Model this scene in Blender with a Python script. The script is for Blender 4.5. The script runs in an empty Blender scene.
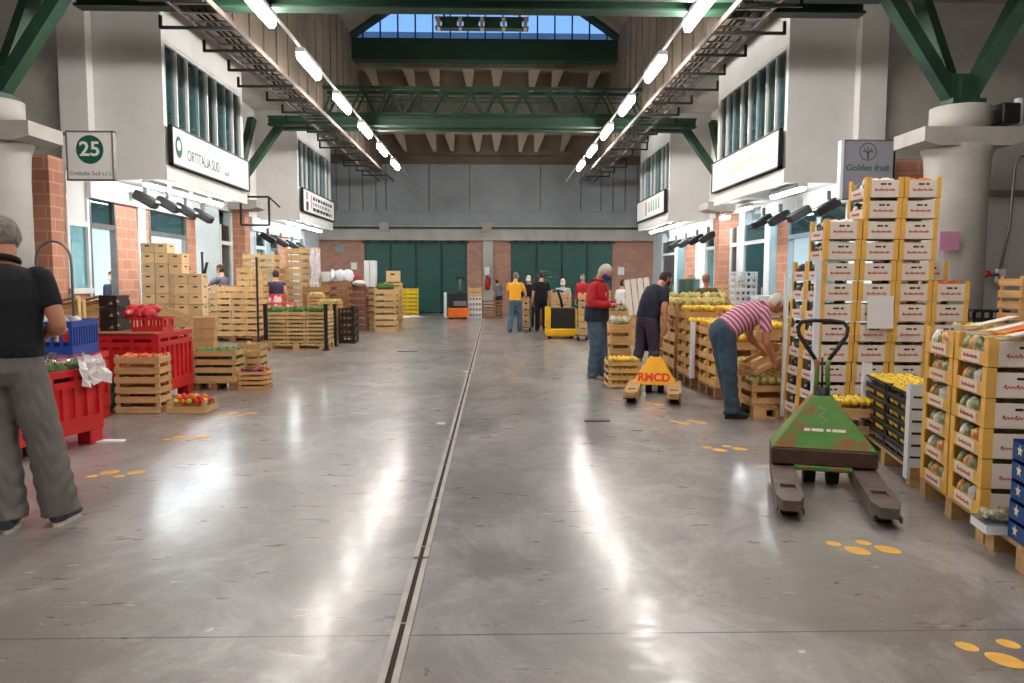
import bpy, bmesh, math, random
from mathutils import Vector, Matrix, Euler, noise
random.seed(7)
SC = bpy.context.scene
COL = SC.collection
PI = math.pi

# ------------------------------------------------------------------ camera
F = 760.0
PITCH, YAW, ROLL = math.radians(4.70), math.radians(-1.36), math.radians(0.10)
CAMLOC = Vector((0, 0, 1.5))
CR = Matrix.Rotation(YAW, 3, 'Z') @ Matrix.Rotation(PI/2 - PITCH, 3, 'X') @ Matrix.Rotation(ROLL, 3, 'Z')
cam_data = bpy.data.cameras.new('camera')
cam_data.sensor_width = 36
cam_data.lens = F*36/1024
cam_data.clip_end = 200
cam = bpy.data.objects.new('camera', cam_data)
COL.objects.link(cam)
cam.matrix_world = Matrix.Translation(CAMLOC) @ CR.to_4x4()
SC.camera = cam

def ray(px, py):
    return CR @ Vector(((px-512)/F, -(py-341.5)/F, -1.0))
def PZ(px, py, z=0.0):
    d = ray(px, py); t = (z-CAMLOC.z)/d.z
    return CAMLOC + d*t
def PY(px, py, y):
    d = ray(px, py); return CAMLOC + d*(y/d.y)
def PX(px, py, x):
    d = ray(px, py); return CAMLOC + d*(x/d.x)

# ------------------------------------------------------------------ materials
def srgb(r, g, b):
    def f(c):
        c = c/255.0
        return c/12.92 if c <= .04045 else ((c+.055)/1.055)**2.4
    return (f(r), f(g), f(b), 1)

MATS = {}
def nodes(name):
    m = bpy.data.materials.new(name); m.use_nodes = True
    nt = m.node_tree
    return m, nt, nt.nodes['Principled BSDF']

def mat(name, rgb, rough=.6, metal=0.0, var=.12, scale=6.0, stretch=(1, 1, 1), bump=0.0, bscale=40.0,
        second=None, thr=(.45, .6), tint=0.0, spec=.5, sheen=0.0):
    """procedural paint / wood / cloth: a base colour with noise, an optional second colour in blotches and bump"""
    if name in MATS: return MATS[name]
    m, nt, b = nodes(name)
    N, L = nt.nodes, nt.links
    tc = N.new('ShaderNodeTexCoord'); mp = N.new('ShaderNodeMapping')
    L.new(tc.outputs['Object'], mp.inputs['Vector'])
    mp.inputs['Scale'].default_value = stretch
    nz = N.new('ShaderNodeTexNoise'); nz.inputs['Scale'].default_value = scale; nz.inputs['Detail'].default_value = 5
    L.new(mp.outputs[0], nz.inputs['Vector'])
    cr = N.new('ShaderNodeValToRGB')
    c = srgb(*rgb)
    lo = tuple(x*(1-var*1.6) for x in c[:3])+(1,); hi = tuple(min(1, x*(1+var)) for x in c[:3])+(1,)
    cr.color_ramp.elements[0].position = .3; cr.color_ramp.elements[0].color = lo
    cr.color_ramp.elements[1].position = .7; cr.color_ramp.elements[1].color = hi
    L.new(nz.outputs['Fac'], cr.inputs['Fac'])
    out = cr.outputs['Color']
    if second:
        n2 = N.new('ShaderNodeTexNoise'); n2.inputs['Scale'].default_value = scale*.55; n2.inputs['Detail'].default_value = 8
        n2.inputs['Roughness'].default_value = .65
        L.new(tc.outputs['Object'], n2.inputs['Vector'])
        r2 = N.new('ShaderNodeValToRGB')
        r2.color_ramp.elements[0].position = thr[0]; r2.color_ramp.elements[1].position = thr[1]
        L.new(n2.outputs['Fac'], r2.inputs['Fac'])
        mx = N.new('ShaderNodeMixRGB'); mx.inputs['Color2'].default_value = srgb(*second)
        L.new(r2.outputs['Color'], mx.inputs['Fac']); L.new(out, mx.inputs['Color1'])
        out = mx.outputs['Color']
    if tint:
        oi = N.new('ShaderNodeObjectInfo'); hs = N.new('ShaderNodeHueSaturation')
        mr = N.new('ShaderNodeMapRange'); mr.inputs['To Min'].default_value = 1-tint; mr.inputs['To Max'].default_value = 1+tint
        L.new(oi.outputs['Random'], mr.inputs['Value']); L.new(mr.outputs[0], hs.inputs['Value'])
        L.new(out, hs.inputs['Color']); out = hs.outputs['Color']
    L.new(out, b.inputs['Base Color'])
    b.inputs['Roughness'].default_value = rough; b.inputs['Metallic'].default_value = metal
    b.inputs['Specular IOR Level'].default_value = spec
    if sheen: b.inputs['Sheen Weight'].default_value = sheen
    if bump:
        nb = N.new('ShaderNodeTexNoise'); nb.inputs['Scale'].default_value = bscale; nb.inputs['Detail'].default_value = 4
        L.new(mp.outputs[0], nb.inputs['Vector'])
        bp = N.new('ShaderNodeBump'); bp.inputs['Strength'].default_value = bump; bp.inputs['Distance'].default_value = .01
        L.new(nb.outputs['Fac'], bp.inputs['Height']); L.new(bp.outputs[0], b.inputs['Normal'])
    MATS[name] = m
    return m

def emis(name, rgb, strength):
    if name in MATS: return MATS[name]
    m = bpy.data.materials.new(name); m.use_nodes = True
    nt = m.node_tree; nt.nodes.clear()
    e = nt.nodes.new('ShaderNodeEmission'); o = nt.nodes.new('ShaderNodeOutputMaterial')
    e.inputs[0].default_value = srgb(*rgb); e.inputs[1].default_value = strength
    nt.links.new(e.outputs[0], o.inputs[0])
    MATS[name] = m
    return m

def glassy(name, rgb, gloss=.12, rough=.03):
    if name in MATS: return MATS[name]
    m = bpy.data.materials.new(name); m.use_nodes = True
    nt = m.node_tree; nt.nodes.clear()
    t = nt.nodes.new('ShaderNodeBsdfTransparent'); g = nt.nodes.new('ShaderNodeBsdfGlossy'); mx = nt.nodes.new('ShaderNodeMixShader')
    o = nt.nodes.new('ShaderNodeOutputMaterial'); fr = nt.nodes.new('ShaderNodeLayerWeight'); fr.inputs[0].default_value = .5; pw = nt.nodes.new('ShaderNodeMath'); pw.operation = 'POWER'; pw.inputs[1].default_value = 4.0
    ad = nt.nodes.new('ShaderNodeMath'); ad.operation = 'MAXIMUM'; ad.inputs[1].default_value = gloss
    t.inputs[0].default_value = srgb(*rgb); g.inputs['Roughness'].default_value = rough
    L = nt.links
    L.new(fr.outputs['Facing'], pw.inputs[0]); L.new(pw.outputs[0], ad.inputs[0]); L.new(ad.outputs[0], mx.inputs[0])
    L.new(t.outputs[0], mx.inputs[1]); L.new(g.outputs[0], mx.inputs[2]); L.new(mx.outputs[0], o.inputs[0])
    MATS[name] = m
    return m

def brick(name, rgb, mortar, axis, sc=1.0):
    """brick courses on a vertical face; axis 'x' for faces across the hall, 'y' for faces along it"""
    if name in MATS: return MATS[name]
    m, nt, b = nodes(name)
    N, L = nt.nodes, nt.links
    tc = N.new('ShaderNodeTexCoord'); sp = N.new('ShaderNodeSeparateXYZ'); cb = N.new('ShaderNodeCombineXYZ'); ad = N.new('ShaderNodeMath')
    L.new(tc.outputs['Object'], sp.inputs[0])
    L.new(sp.outputs['X'], ad.inputs[0]); L.new(sp.outputs['Y'], ad.inputs[1])
    L.new(ad.outputs[0], cb.inputs['X']); L.new(sp.outputs['Z'], cb.inputs['Y'])
    bt = N.new('ShaderNodeTexBrick')
    c = srgb(*rgb)
    bt.inputs['Color1'].default_value = c
    bt.inputs['Color2'].default_value = tuple(x*.78 for x in c[:3])+(1,)
    bt.inputs['Mortar'].default_value = srgb(*mortar)
    bt.inputs['Scale'].default_value = sc
    bt.inputs['Brick Width'].default_value = .42; bt.inputs['Row Height'].default_value = .21
    bt.inputs['Mortar Size'].default_value = .012
    L.new(cb.outputs[0], bt.inputs['Vector'])
    L.new(bt.outputs['Color'], b.inputs['Base Color'])
    b.inputs['Roughness'].default_value = .85
    MATS[name] = m
    return m

def floor_mat():
    m, nt, b = nodes('worn_concrete_floor')
    N, L = nt.nodes, nt.links
    tc = N.new('ShaderNodeTexCoord')
    def nz(scale, detail=6, rough=.6, st=(1, 1, 1), dist=0):
        mp = N.new('ShaderNodeMapping'); mp.inputs['Scale'].default_value = st
        L.new(tc.outputs['Object'], mp.inputs['Vector'])
        n = N.new('ShaderNodeTexNoise'); n.inputs['Scale'].default_value = scale; n.inputs['Detail'].default_value = detail
        n.inputs['Roughness'].default_value = rough; n.inputs['Distortion'].default_value = dist
        L.new(mp.outputs[0], n.inputs['Vector']); return n.outputs['Fac']
    def ramp(src, p0, p1, c0=(0, 0, 0, 1), c1=(1, 1, 1, 1)):
        r = N.new('ShaderNodeValToRGB')
        r.color_ramp.elements[0].position = p0; r.color_ramp.elements[0].color = c0
        r.color_ramp.elements[1].position = p1; r.color_ramp.elements[1].color = c1
        L.new(src, r.inputs['Fac']); return r.outputs['Color']
    def mix(a, bcol, fac, k=1.0):
        x = N.new('ShaderNodeMixRGB')
        if k != 1.0:
            mm = N.new('ShaderNodeMath'); mm.operation = 'MULTIPLY'; mm.inputs[1].default_value = k
            L.new(fac, mm.inputs[0]); fac = mm.outputs[0]
        L.new(fac, x.inputs['Fac']); L.new(a, x.inputs['Color1'])
        if isinstance(bcol, tuple): x.inputs['Color2'].default_value = bcol
        else: L.new(bcol, x.inputs['Color2'])
        return x.outputs['Color']
    base = ramp(nz(.55, 8, .62), .30, .70, srgb(108, 101, 96), srgb(150, 144, 139))
    c = mix(base, srgb(178, 173, 170), ramp(nz(1.5, 9, .74, (1, .7, 1), .6), .46, .66), .75)
    c = mix(c, srgb(104, 98, 94), ramp(nz(.9, 9, .7, (.6, 1.3, 1)), .42, .95), .4)
    scuff = ramp(nz(11, 9, .75, (.5, 1.5, 1), .9), .62, .68)
    mask = ramp(nz(.8, 3), .44, .56)
    mu = N.new('ShaderNodeMixRGB'); mu.blend_type = 'MULTIPLY'; mu.inputs[0].default_value = 1
    L.new(scuff, mu.inputs[1]); L.new(mask, mu.inputs[2])
    c = mix(c, srgb(226, 222, 218), mu.outputs[0], .75)
    # joints sawn across the hall
    sp = N.new('ShaderNodeSeparateXYZ'); L.new(tc.outputs['Object'], sp.inputs[0])
    a = N.new('ShaderNodeMath'); a.operation = 'SUBTRACT'; a.inputs[1].default_value = 3.10 - 5.23*4
    L.new(sp.outputs['Y'], a.inputs[0])
    w = N.new('ShaderNodeMath'); w.operation = 'ADD'; w.inputs[1].default_value = 0
    L.new(a.outputs[0], w.inputs[0])
    mo = N.new('ShaderNodeMath'); mo.operation = 'MODULO'; mo.inputs[1].default_value = 5.23
    L.new(w.outputs[0], mo.inputs[0])
    lt = N.new('ShaderNodeMath'); lt.operation = 'LESS_THAN'; lt.inputs[1].default_value = .011
    L.new(mo.outputs[0], lt.inputs[0])
    c = mix(c, srgb(72, 64, 60), lt.outputs[0], .85)
    L.new(c, b.inputs['Base Color'])
    mr = N.new('ShaderNodeMapRange'); mr.inputs['From Min'].default_value = .3; mr.inputs['From Max'].default_value = .7; mr.inputs['To Min'].default_value = .24; mr.inputs['To Max'].default_value = .42
    L.new(nz(6, 8, .7, (.5, 1.6, 1), .5), mr.inputs['Value']); L.new(mr.outputs[0], b.inputs['Roughness'])
    b.inputs['Specular IOR Level'].default_value = .55
    b.inputs['Coat Weight'].default_value = .30; b.inputs['Coat Roughness'].default_value = .11
    hb = N.new('ShaderNodeMath'); hb.operation = 'MULTIPLY'; hb.inputs[1].default_value = 1
    L.new(nz(9, 6, .7, (.7, 1.6, 1), .8), hb.inputs[0])
    bp = N.new('ShaderNodeBump'); bp.inputs['Strength'].default_value = .10; bp.inputs['Distance'].default_value = .010
    L.new(hb.outputs[0], bp.inputs['Height']); L.new(bp.outputs[0], b.inputs['Normal'])
    try: L.new(bp.outputs[0], b.inputs['Coat Normal'])
    except Exception: pass
    return m

def striped(name, c1, c2, c3, rot, freq):
    m, nt, b = nodes(name)
    N, L = nt.nodes, nt.links
    tc = N.new('ShaderNodeTexCoord'); mp = N.new('ShaderNodeMapping'); mp.inputs['Rotation'].default_value = (rot, 0, 0)
    L.new(tc.outputs['Object'], mp.inputs['Vector'])
    w = N.new('ShaderNodeTexWave'); w.bands_direction = 'Z'; w.inputs['Scale'].default_value = freq; w.inputs['Distortion'].default_value = 1.2
    w.inputs['Detail'].default_value = 1
    L.new(mp.outputs[0], w.inputs['Vector'])
    cr = N.new('ShaderNodeValToRGB'); e = cr.color_ramp.elements
    e[0].position = .25; e[0].color = srgb(*c1); e[1].position = .8; e[1].color = srgb(*c2)
    k = e.new(.5); k.color = srgb(*c3)
    L.new(w.outputs['Fac'], cr.inputs['Fac']); L.new(cr.outputs['Color'], b.inputs['Base Color'])
    b.inputs['Roughness'].default_value = .85
    return m

# ------------------------------------------------------------------ mesh helpers
class MB:
    """collects shapes with materials; build() links them as ONE mesh object"""
    def __init__(s):
        s.bm = bmesh.new(); s.mats = []
    def mi(s, m):
        if m not in s.mats: s.mats.append(m)
        return s.mats.index(m)
    def box(s, lo, hi, m, M=None, bev=0.0):
        (x0, y0, z0), (x1, y1, z1) = lo, hi
        vs = [Vector(p) for p in ((x0, y0, z0), (x1, y0, z0), (x1, y1, z0), (x0, y1, z0), (x0, y0, z1), (x1, y0, z1), (x1, y1, z1), (x0, y1, z1))]
        return s.hexa(vs, m, M, bev)
    def hexa(s, vs, m, M=None, bev=0.0):
        if M is not None: vs = [M @ Vector(v) for v in vs]
        v = [s.bm.verts.new(p) for p in vs]; k = s.mi(m); fs = []
        for q in ((3, 2, 1, 0), (4, 5, 6, 7), (0, 1, 5, 4), (1, 2, 6, 5), (2, 3, 7, 6), (3, 0, 4, 7)):
            f = s.bm.faces.new([v[i] for i in q]); f.material_index = k; fs.append(f)
        if bev:
            es = set(e for f in fs for e in f.edges)
            r = bmesh.ops.bevel(s.bm, geom=list(es), offset=bev, segments=1, affect='EDGES', profile=.5)
            for f in r['faces']: f.material_index = k
        return s
    def prism(s, pts, y0, y1, m, M=None, axis='y'):
        """outline of (a, b) points extruded along an axis"""
        def p3(a, b, t):
            return Vector((a, t, b)) if axis == 'y' else Vector((t, a, b)) if axis == 'x' else Vector((a, b, t))
        A = [p3(a, b, y0) for a, b in pts]; B = [p3(a, b, y1) for a, b in pts]
        if M is not None: A = [M @ p for p in A]; B = [M @ p for p in B]
        va = [s.bm.verts.new(p) for p in A]; vb = [s.bm.verts.new(p) for p in B]; k = s.mi(m); n = len(pts)
        fs = [s.bm.faces.new(va), s.bm.faces.new(vb[::-1])]
        for i in range(n): fs.append(s.bm.faces.new((va[i], vb[i], vb[(i+1) % n], va[(i+1) % n])))
        for f in fs: f.material_index = k
        return s
    def tube(s, pts, r, m, n=8, closed=False, cap=True, lat=None, smooth=True):
        """swept tube; r is a radius, or a list of radii or (rx, ry) pairs"""
        pts = [Vector(p) for p in pts]; k = s.mi(m); N = len(pts); rings = []
        prev = None
        for i, p in enumerate(pts):
            if closed: t = pts[(i+1) % N] - pts[i-1]
            else: t = pts[min(i+1, N-1)] - pts[max(i-1, 0)]
            t = t.normalized() if t.length > 1e-9 else Vector((0, 0, 1))
            if lat is not None: u = Vector(lat)
            elif prev is not None: u = prev
            else: u = Vector((1, 0, 0)) if abs(t.x) < .8 else Vector((0, 1, 0))
            u = u - t*u.dot(t)
            if u.length < 1e-4:
                u = Vector((0, 1, 0)) - t*t.y
            u.normalize(); prev = u
            w = t.cross(u)
            ri = r[i] if isinstance(r, (list, tuple)) else r
            rx, ry = ri if isinstance(ri, (list, tuple)) else (ri, ri)
            rings.append([s.bm.verts.new(p + u*(rx*math.cos(2*PI*j/n)) + w*(ry*math.sin(2*PI*j/n))) for j in range(n)])
        seq = list(zip(rings, rings[1:])) + ([(rings[-1], rings[0])] if closed else [])
        for a, b in seq:
            for j in range(n):
                f = s.bm.faces.new((a[j], a[(j+1) % n], b[(j+1) % n], b[j])); f.material_index = k; f.smooth = smooth
        if cap and not closed:
            f = s.bm.faces.new(rings[0][::-1]); f.material_index = k
            f = s.bm.faces.new(rings[-1]); f.material_index = k
        return s
    def bar(s, a, b, w, h, m, up=(0, 0, 1)):
        a, b = Vector(a), Vector(b); t = (b-a).normalized(); u = t.cross(Vector(up))
        if u.length < 1e-4: u = t.cross(Vector((0, 1, 0)))
        u.normalize(); v = u.cross(t).normalized()
        q = [(-1, -1), (1, -1), (1, 1), (-1, 1)]
        A = [a + u*(x*w/2) + v*(y*h/2) for x, y in q]; B = [b + u*(x*w/2) + v*(y*h/2) for x, y in q]
        return s.hexa([A[0], A[1], A[2], A[3], B[0], B[1], B[2], B[3]], m)
    def ball(s, c, r, m, seg=12, rings=8, M=None, rough=0.0, seed=0):
        k = s.mi(m); c = Vector(c)
        rx, ry, rz = r if isinstance(r, (list, tuple)) else (r, r, r)
        rows = []
        for i in range(rings+1):
            th = PI*i/rings; row = []
            for j in range(1 if i in (0, rings) else seg):
                ph = 2*PI*j/seg
                d = Vector((math.sin(th)*math.cos(ph), math.sin(th)*math.sin(ph), math.cos(th)))
                f = 1 + (rough*noise.noise(d*2.3 + Vector((seed, seed*1.7, 0))) if rough else 0)
                p = Vector((d.x*rx*f, d.y*ry*f, d.z*rz*f))
                if M is not None: p = M @ p
                row.append(s.bm.verts.new(c+p))
            rows.append(row)
        for a, b in zip(rows, rows[1:]):
            for j in range(seg):
                if len(a) == 1: q = (a[0], b[j], b[(j+1) % seg])
                elif len(b) == 1: q = (a[j], b[0], a[(j+1) % seg])
                else: q = (a[j], b[j], b[(j+1) % seg], a[(j+1) % seg])
                f = s.bm.faces.new(q); f.material_index = k; f.smooth = True
        return s
    def cyl(s, a, b, r, m, n=16, r2=None):
        return s.tube([a, b], [r, r if r2 is None else r2], m, n=n, smooth=False)
    def mesh(s, name):
        bmesh.ops.recalc_face_normals(s.bm, faces=s.bm.faces[:])
        me = bpy.data.meshes.new(name); s.bm.to_mesh(me); s.bm.free()
        for m in s.mats: me.materials.append(m)
        return me
    def build(s, name, parent=None, loc=(0, 0, 0), rotz=0.0):
        o = bpy.data.objects.new(name, s.mesh(name)); COL.objects.link(o)
        o.location = loc; o.rotation_euler = (0, 0, rotz)
        if parent is not None: o.parent = parent
        return o

def tag(o, label=None, cat=None, group=None, kind=None):
    if label: o['label'] = label
    if cat: o['category'] = cat
    if group: o['group'] = group
    if kind: o['kind'] = kind
    return o
def thing(name, label, cat, loc=(0, 0, 0), rotz=0.0, group=None):
    o = bpy.data.objects.new(name, None); COL.objects.link(o); o.empty_display_size = .1
    o.location = loc; o.rotation_euler = (0, 0, rotz)
    return tag(o, label, cat, group)
def struct(o, label, cat):
    return tag(o, label, cat, None, 'structure')
def dup(src, loc=None, rotz=None, label=None, group=None, parent=None):
    c = src.copy(); COL.objects.link(c)
    if parent is not None: c.parent = parent
    if loc is not None: c.location = loc
    if rotz is not None: c.rotation_euler = (c.rotation_euler[0], c.rotation_euler[1], rotz)
    if label: c['label'] = label
    if group: c['group'] = group
    for ch in KIDS(src): dup(ch, parent=c)
    return c
def KIDS(o):
    return [c for c in list(o.children)]

def text_mesh(mb, s, size, m, M, align='CENTER', shear=0.0, depth=.002, sx=1.0, bold=0.0):
    cu = bpy.data.curves.new('t', 'FONT'); cu.body = s; cu.size = size; cu.align_x = align; cu.align_y = 'CENTER'
    cu.shear = shear; cu.extrude = depth; cu.resolution_u = 3; cu.offset = bold
    o = bpy.data.objects.new('t', cu); COL.objects.link(o)
    dg = bpy.context.evaluated_depsgraph_get(); me = o.evaluated_get(dg).to_mesh()
    k = mb.mi(m); vs = [mb.bm.verts.new(M @ Vector((v.co.x*sx, v.co.y, v.co.z))) for v in me.vertices]
    for p in me.polygons:
        try: f = mb.bm.faces.new([vs[i] for i in p.vertices]); f.material_index = k
        except ValueError: pass
    o.evaluated_get(dg).to_mesh_clear(); bpy.data.objects.remove(o); bpy.data.curves.remove(cu)

ORD = ['', 'first', 'second', 'third', 'fourth', 'fifth', 'sixth', 'seventh', 'eighth', 'ninth', 'tenth', 'eleventh', 'twelfth', 'thirteenth', 'fourteenth', 'fifteenth', 'sixteenth']
def level_word(k, n):
    """k counted from 0 at the bottom of n"""
    if n == 1: return 'the only layer'
    if k == n-1: return 'topmost'
    if k == 0: return 'bottom one'
    t = n-k
    return ORD[t] + ' from top'
# ------------------------------------------------------------------ palette
CONC = mat('grey_concrete', (182, 178, 171), .85, var=.10, scale=1.2, second=(152, 146, 138), thr=(.5, .75), bump=.15, bscale=12)
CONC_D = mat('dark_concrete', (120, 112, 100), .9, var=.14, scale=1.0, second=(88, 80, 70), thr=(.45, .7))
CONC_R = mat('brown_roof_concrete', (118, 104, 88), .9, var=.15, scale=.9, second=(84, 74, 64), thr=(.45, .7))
FINC = mat('pale_brown_concrete', (188, 174, 152), .9, var=.10, scale=1.2)
PLAS = mat('pale_plaster', (222, 221, 218), .8, var=.04, scale=.9, second=(206, 203, 198), thr=(.5, .8))
WHITE = mat('white_paint', (226, 228, 228), .6, var=.03)
BLUEW = mat('bluish_white_wall', (214, 228, 232), .6, var=.03)
TEALW = mat('teal_painted_frame', (136, 164, 172), .5, var=.05)
GREENM = mat('green_painted_steel', (32, 69, 48), .6, var=.2, scale=3, second=(30, 50, 42), thr=(.42, .68))
GREEND = mat('dark_green_steel', (26, 62, 46), .55, var=.15, scale=2)
DOORG = mat('dark_green_door_paint', (18, 78, 70), .45, var=.08, scale=1.5)
BRICKX = brick('orange_brick', (196, 136, 110), (204, 160, 138), 'x')
BRICKD = brick('brown_brick', (182, 138, 120), (176, 136, 120), 'x', 1.6)
PANELM = mat('grey_wall_panel', (150, 156, 160), .7, var=.10, scale=.6, second=(128, 134, 136), thr=(.5, .7))
GALV = mat('galvanised_steel', (126, 124, 120), .45, .5, var=.12, scale=5)
DARKM = mat('dark_metal', (38, 36, 36), .5, .3, var=.1)
BLACKP = mat('black_plastic', (26, 27, 32), .45, var=.1)
BLACKR = mat('black_rubber', (24, 24, 24), .8)
DRAINM = mat('worn_drain_steel', (178, 172, 166), .5, .2, var=.12, scale=5)
CHROME = mat('chrome', (190, 190, 190), .25, .9, var=.04)
LAMP = emis('fluorescent_tube_glow', (255, 250, 244), 72.0)
LAMPC = emis('canopy_tube_glow', (240, 250, 255), 60.0)
LAMPR = emis('shop_light_glow', (236, 248, 255), 110.0)
GLASS = glassy('window_glass', (216, 236, 234), .10)
GLASSW = glassy('tinted_strip_glass', (206, 220, 220), .16)
GLASSD = glassy('dark_window_glass', (150, 172, 172), .15)
GLASSC = glassy('clear_glass', (235, 245, 255), .04)
WOOD = mat('pale_crate_wood', (212, 174, 120), .8, var=.14, scale=4, stretch=(1, 1, 6), tint=.14)
WOODO = mat('orange_crate_wood', (214, 166, 112), .8, var=.14, scale=4, stretch=(1, 1, 6), tint=.10)
WOODB = mat('brown_pallet_wood', (152, 108, 70), .85, var=.2, scale=5, stretch=(1, 6, 6), tint=.12)
WOODP = mat('light_pallet_wood', (196, 156, 104), .85, var=.15, scale=5, stretch=(1, 6, 6), tint=.1)
YCARD = mat('golden_yellow_card', (238, 184, 88), .65, var=.06, tint=.05)
WCARD = mat('white_card', (236, 222, 208), .7, var=.03, tint=.03)
RINK = mat('red_ink', (196, 60, 52), .7, var=.05)
KINK = mat('black_ink', (30, 26, 26), .7, var=.05)
DARKIN = mat('dark_interior', (44, 34, 30), .9)
REDP = mat('red_plastic', (214, 40, 44), .4, var=.08, scale=3)
BLUEP = mat('blue_plastic', (32, 76, 168), .4, var=.08, scale=3)
YELP = mat('yellow_plastic', (244, 206, 30), .4, var=.06)
YELM = mat('yellow_machine_paint', (240, 186, 22), .4, var=.06)
ORAM = mat('orange_machine_paint', (232, 108, 28), .4, var=.06)
JACKG = mat('worn_green_jack_paint', (74, 136, 52), .55, var=.12, scale=7, second=(140, 88, 46), thr=(.47, .56))
JACKY = mat('yellow_jack_paint', (250, 178, 10), .5, var=.06, scale=5)
STEELD = mat('worn_steel', (106, 92, 86), .55, .4, var=.2, scale=7)
RUST = mat('rusty_brown_steel', (84, 58, 50), .65, .2, var=.2, scale=8)
FILM = glassy('clear_plastic_film', (238, 240, 242), .16, .18)
WPLAS = mat('white_plastic', (232, 236, 242), .45, var=.03)
STYRO = mat('white_foam', (238, 240, 244), .7, var=.02)
ORANGEF = mat('orange_fruit', (240, 120, 40), .5, var=.1, scale=9, tint=.12)
YELF = mat('yellow_fruit', (246, 206, 60), .5, var=.1, scale=9, tint=.08)
REDF = mat('red_fruit', (214, 58, 36), .4, var=.15, scale=9, second=(236, 150, 60), thr=(.5, .7), tint=.1)
GREENF = mat('green_apple', (190, 200, 70), .4, var=.12, scale=9, tint=.1)
PURPF = mat('purple_fruit', (74, 34, 56), .4, var=.15, scale=9, tint=.15)
LEAF = mat('green_leaves', (96, 128, 52), .7, var=.25, scale=30, second=(62, 92, 38), thr=(.45, .6), tint=.15)
PALEL = mat('pale_yellow_leaves', (214, 196, 120), .7, var=.25, scale=28, second=(150, 150, 70), thr=(.5, .62), tint=.12)
PANEBACK = mat('grey_teal_pane_back', (150, 168, 168), .8, var=.12, scale=2, stretch=(1, 8, .2))  # for panels added to lighten the strip windows, imitating their teal-grey reflection
OCHRE = mat('ochre_floor_paint', (232, 176, 72), .6, var=.14, scale=9, second=(190, 150, 90), thr=(.55, .75))
PAPER = mat('paper_white', (242, 240, 240), .7, var=.02)
PINKP = mat('pink_paper', (206, 140, 172), .7, var=.04)
GREYP = mat('grey_sign_panel', (150, 150, 164), .5, var=.03)
REDM = mat('red_enamel', (200, 30, 30), .4)

# ------------------------------------------------------------------ world
W = bpy.data.worlds.new('dusk_sky'); SC.world = W; W.use_nodes = True
nt = W.node_tree; bg = nt.nodes['Background']
tc = nt.nodes.new('ShaderNodeTexCoord'); sp = nt.nodes.new('ShaderNodeSeparateXYZ'); rp = nt.nodes.new('ShaderNodeValToRGB')
nt.links.new(tc.outputs['Generated'], sp.inputs[0]); nt.links.new(sp.outputs['Z'], rp.inputs['Fac'])
rp.color_ramp.elements[0].position = .1; rp.color_ramp.elements[0].color = (.34, .54, .86, 1)
rp.color_ramp.elements[1].position = .75; rp.color_ramp.elements[1].color = (.16, .36, .80, 1)
nt.links.new(rp.outputs['Color'], bg.inputs['Color']); bg.inputs['Strength'].default_value = 1.0

# ------------------------------------------------------------------ the hall
LW, RW = -7.6, 7.0            # shop front planes
BW = 33.5                     # back wall
CXH = -.3                     # hall axis
Y0 = -7.0
fl = MB().box((-13, Y0, -.3), (12.4, BW+.6, 0), floor_mat()).build('floor')
struct(fl, 'worn grey concrete floor of the market hall', 'floor')

# floor drain: two steel edges with a dark slot between
dr = thing('floor_drain', 'long slotted steel drain running down the middle of the concrete floor', 'drain', (-.395, 0, 0))
a = MB()
for s in (-1, 1):
    y = 1.0
    while y < 27:
        a.box((s*.026-.014, y, .0), (s*.026+.014, y+2.96, .007), DRAINM); y += 3.0
a.build('steel_edge', dr)
a = MB().box((-.012, 1.0, .0), (.012, 28, .0025), DARKIN); a.build('slot', dr)
a = MB()
for i in range(28): a.box((-.012, 1.3+i*.95, .0026), (.012, 1.318+i*.95, .006), GALV)
a.build('slot_grating', dr)
for lab, p, w in (('thin dark drain grate in floor left of the central drain', (408, 351.5), .42), ('thin dark drain grate in floor in front of the yellow pallet truck', (597, 421), .27)):
    q = PZ(*p); g = thing('drain_grate', lab, 'drain grate', (q.x, q.y, 0))
    MB().box((-w/2, -.05, 0), (w/2, .05, .006), DARKM).build('rim', g)
    b = MB()
    for i in range(7): b.box((-w/2+.02+i*(w-.04)/7, -.04, .006), (-w/2+.02+(i+.5)*(w-.04)/7, .04, .009), STEELD)
    b.build('slats', g)

# back wall ---------------------------------------------------------------
def bx(px): return PY(px, 279, BW).x
def bz(py): return PY(494, py, BW).z
zD, zL, zG = bz(243), bz(226), bz(212)
b = MB()
b.box((-13, BW, zL), (12.4, BW+.4, 12), PANELM)
xs = [316, 338, 351, 364, 377, 387, 430, 470, 540, 580, 600, 612, 624, 636, 648]
for x in xs:
    X = bx(x); b.box((X-.02, BW-.03, zG), (X+.02, BW+.02, 7.3), CONC_D)
b.box((-13, BW-.08, zG-.02), (12.4, BW, zG+.05), PANELM)
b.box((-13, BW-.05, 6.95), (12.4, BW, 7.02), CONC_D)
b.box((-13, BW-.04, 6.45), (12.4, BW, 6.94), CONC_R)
w = b.build('wall_back'); struct(w, 'grey panelled back wall above the green doors', 'wall')
b = MB(); b.box((-13, BW-.25, zD+.1), (12.4, BW+.4, zL), CONC); b.box((-13, BW-.32, zL-.16), (12.4, BW-.25, zL-.06), GREENM)
for px in (386, 487):
    X = bx(px); b.box((X-.2, BW-.42, zL-.28), (X+.2, BW-.25, zL+.1), CONC)
struct(b.build('trim_1'), 'concrete lintel with green rail above the back doors', 'lintel')
b = MB()
for x0, x1 in ((250, 365), (467, 483), (493, 511), (612, 720)):
    b.box((bx(x0), BW, 0), (bx(x1), BW+.4, zD+.12), BRICKD)
struct(b.build('wall_back_brick'), 'brown brick wall panels between the green doors', 'wall')
b = MB().box((bx(483), BW-.1, 0), (bx(493), BW+.4, zD+.12), CONC)
struct(b.build('trim_2'), 'concrete pier between the two green doors', 'pier')
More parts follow.
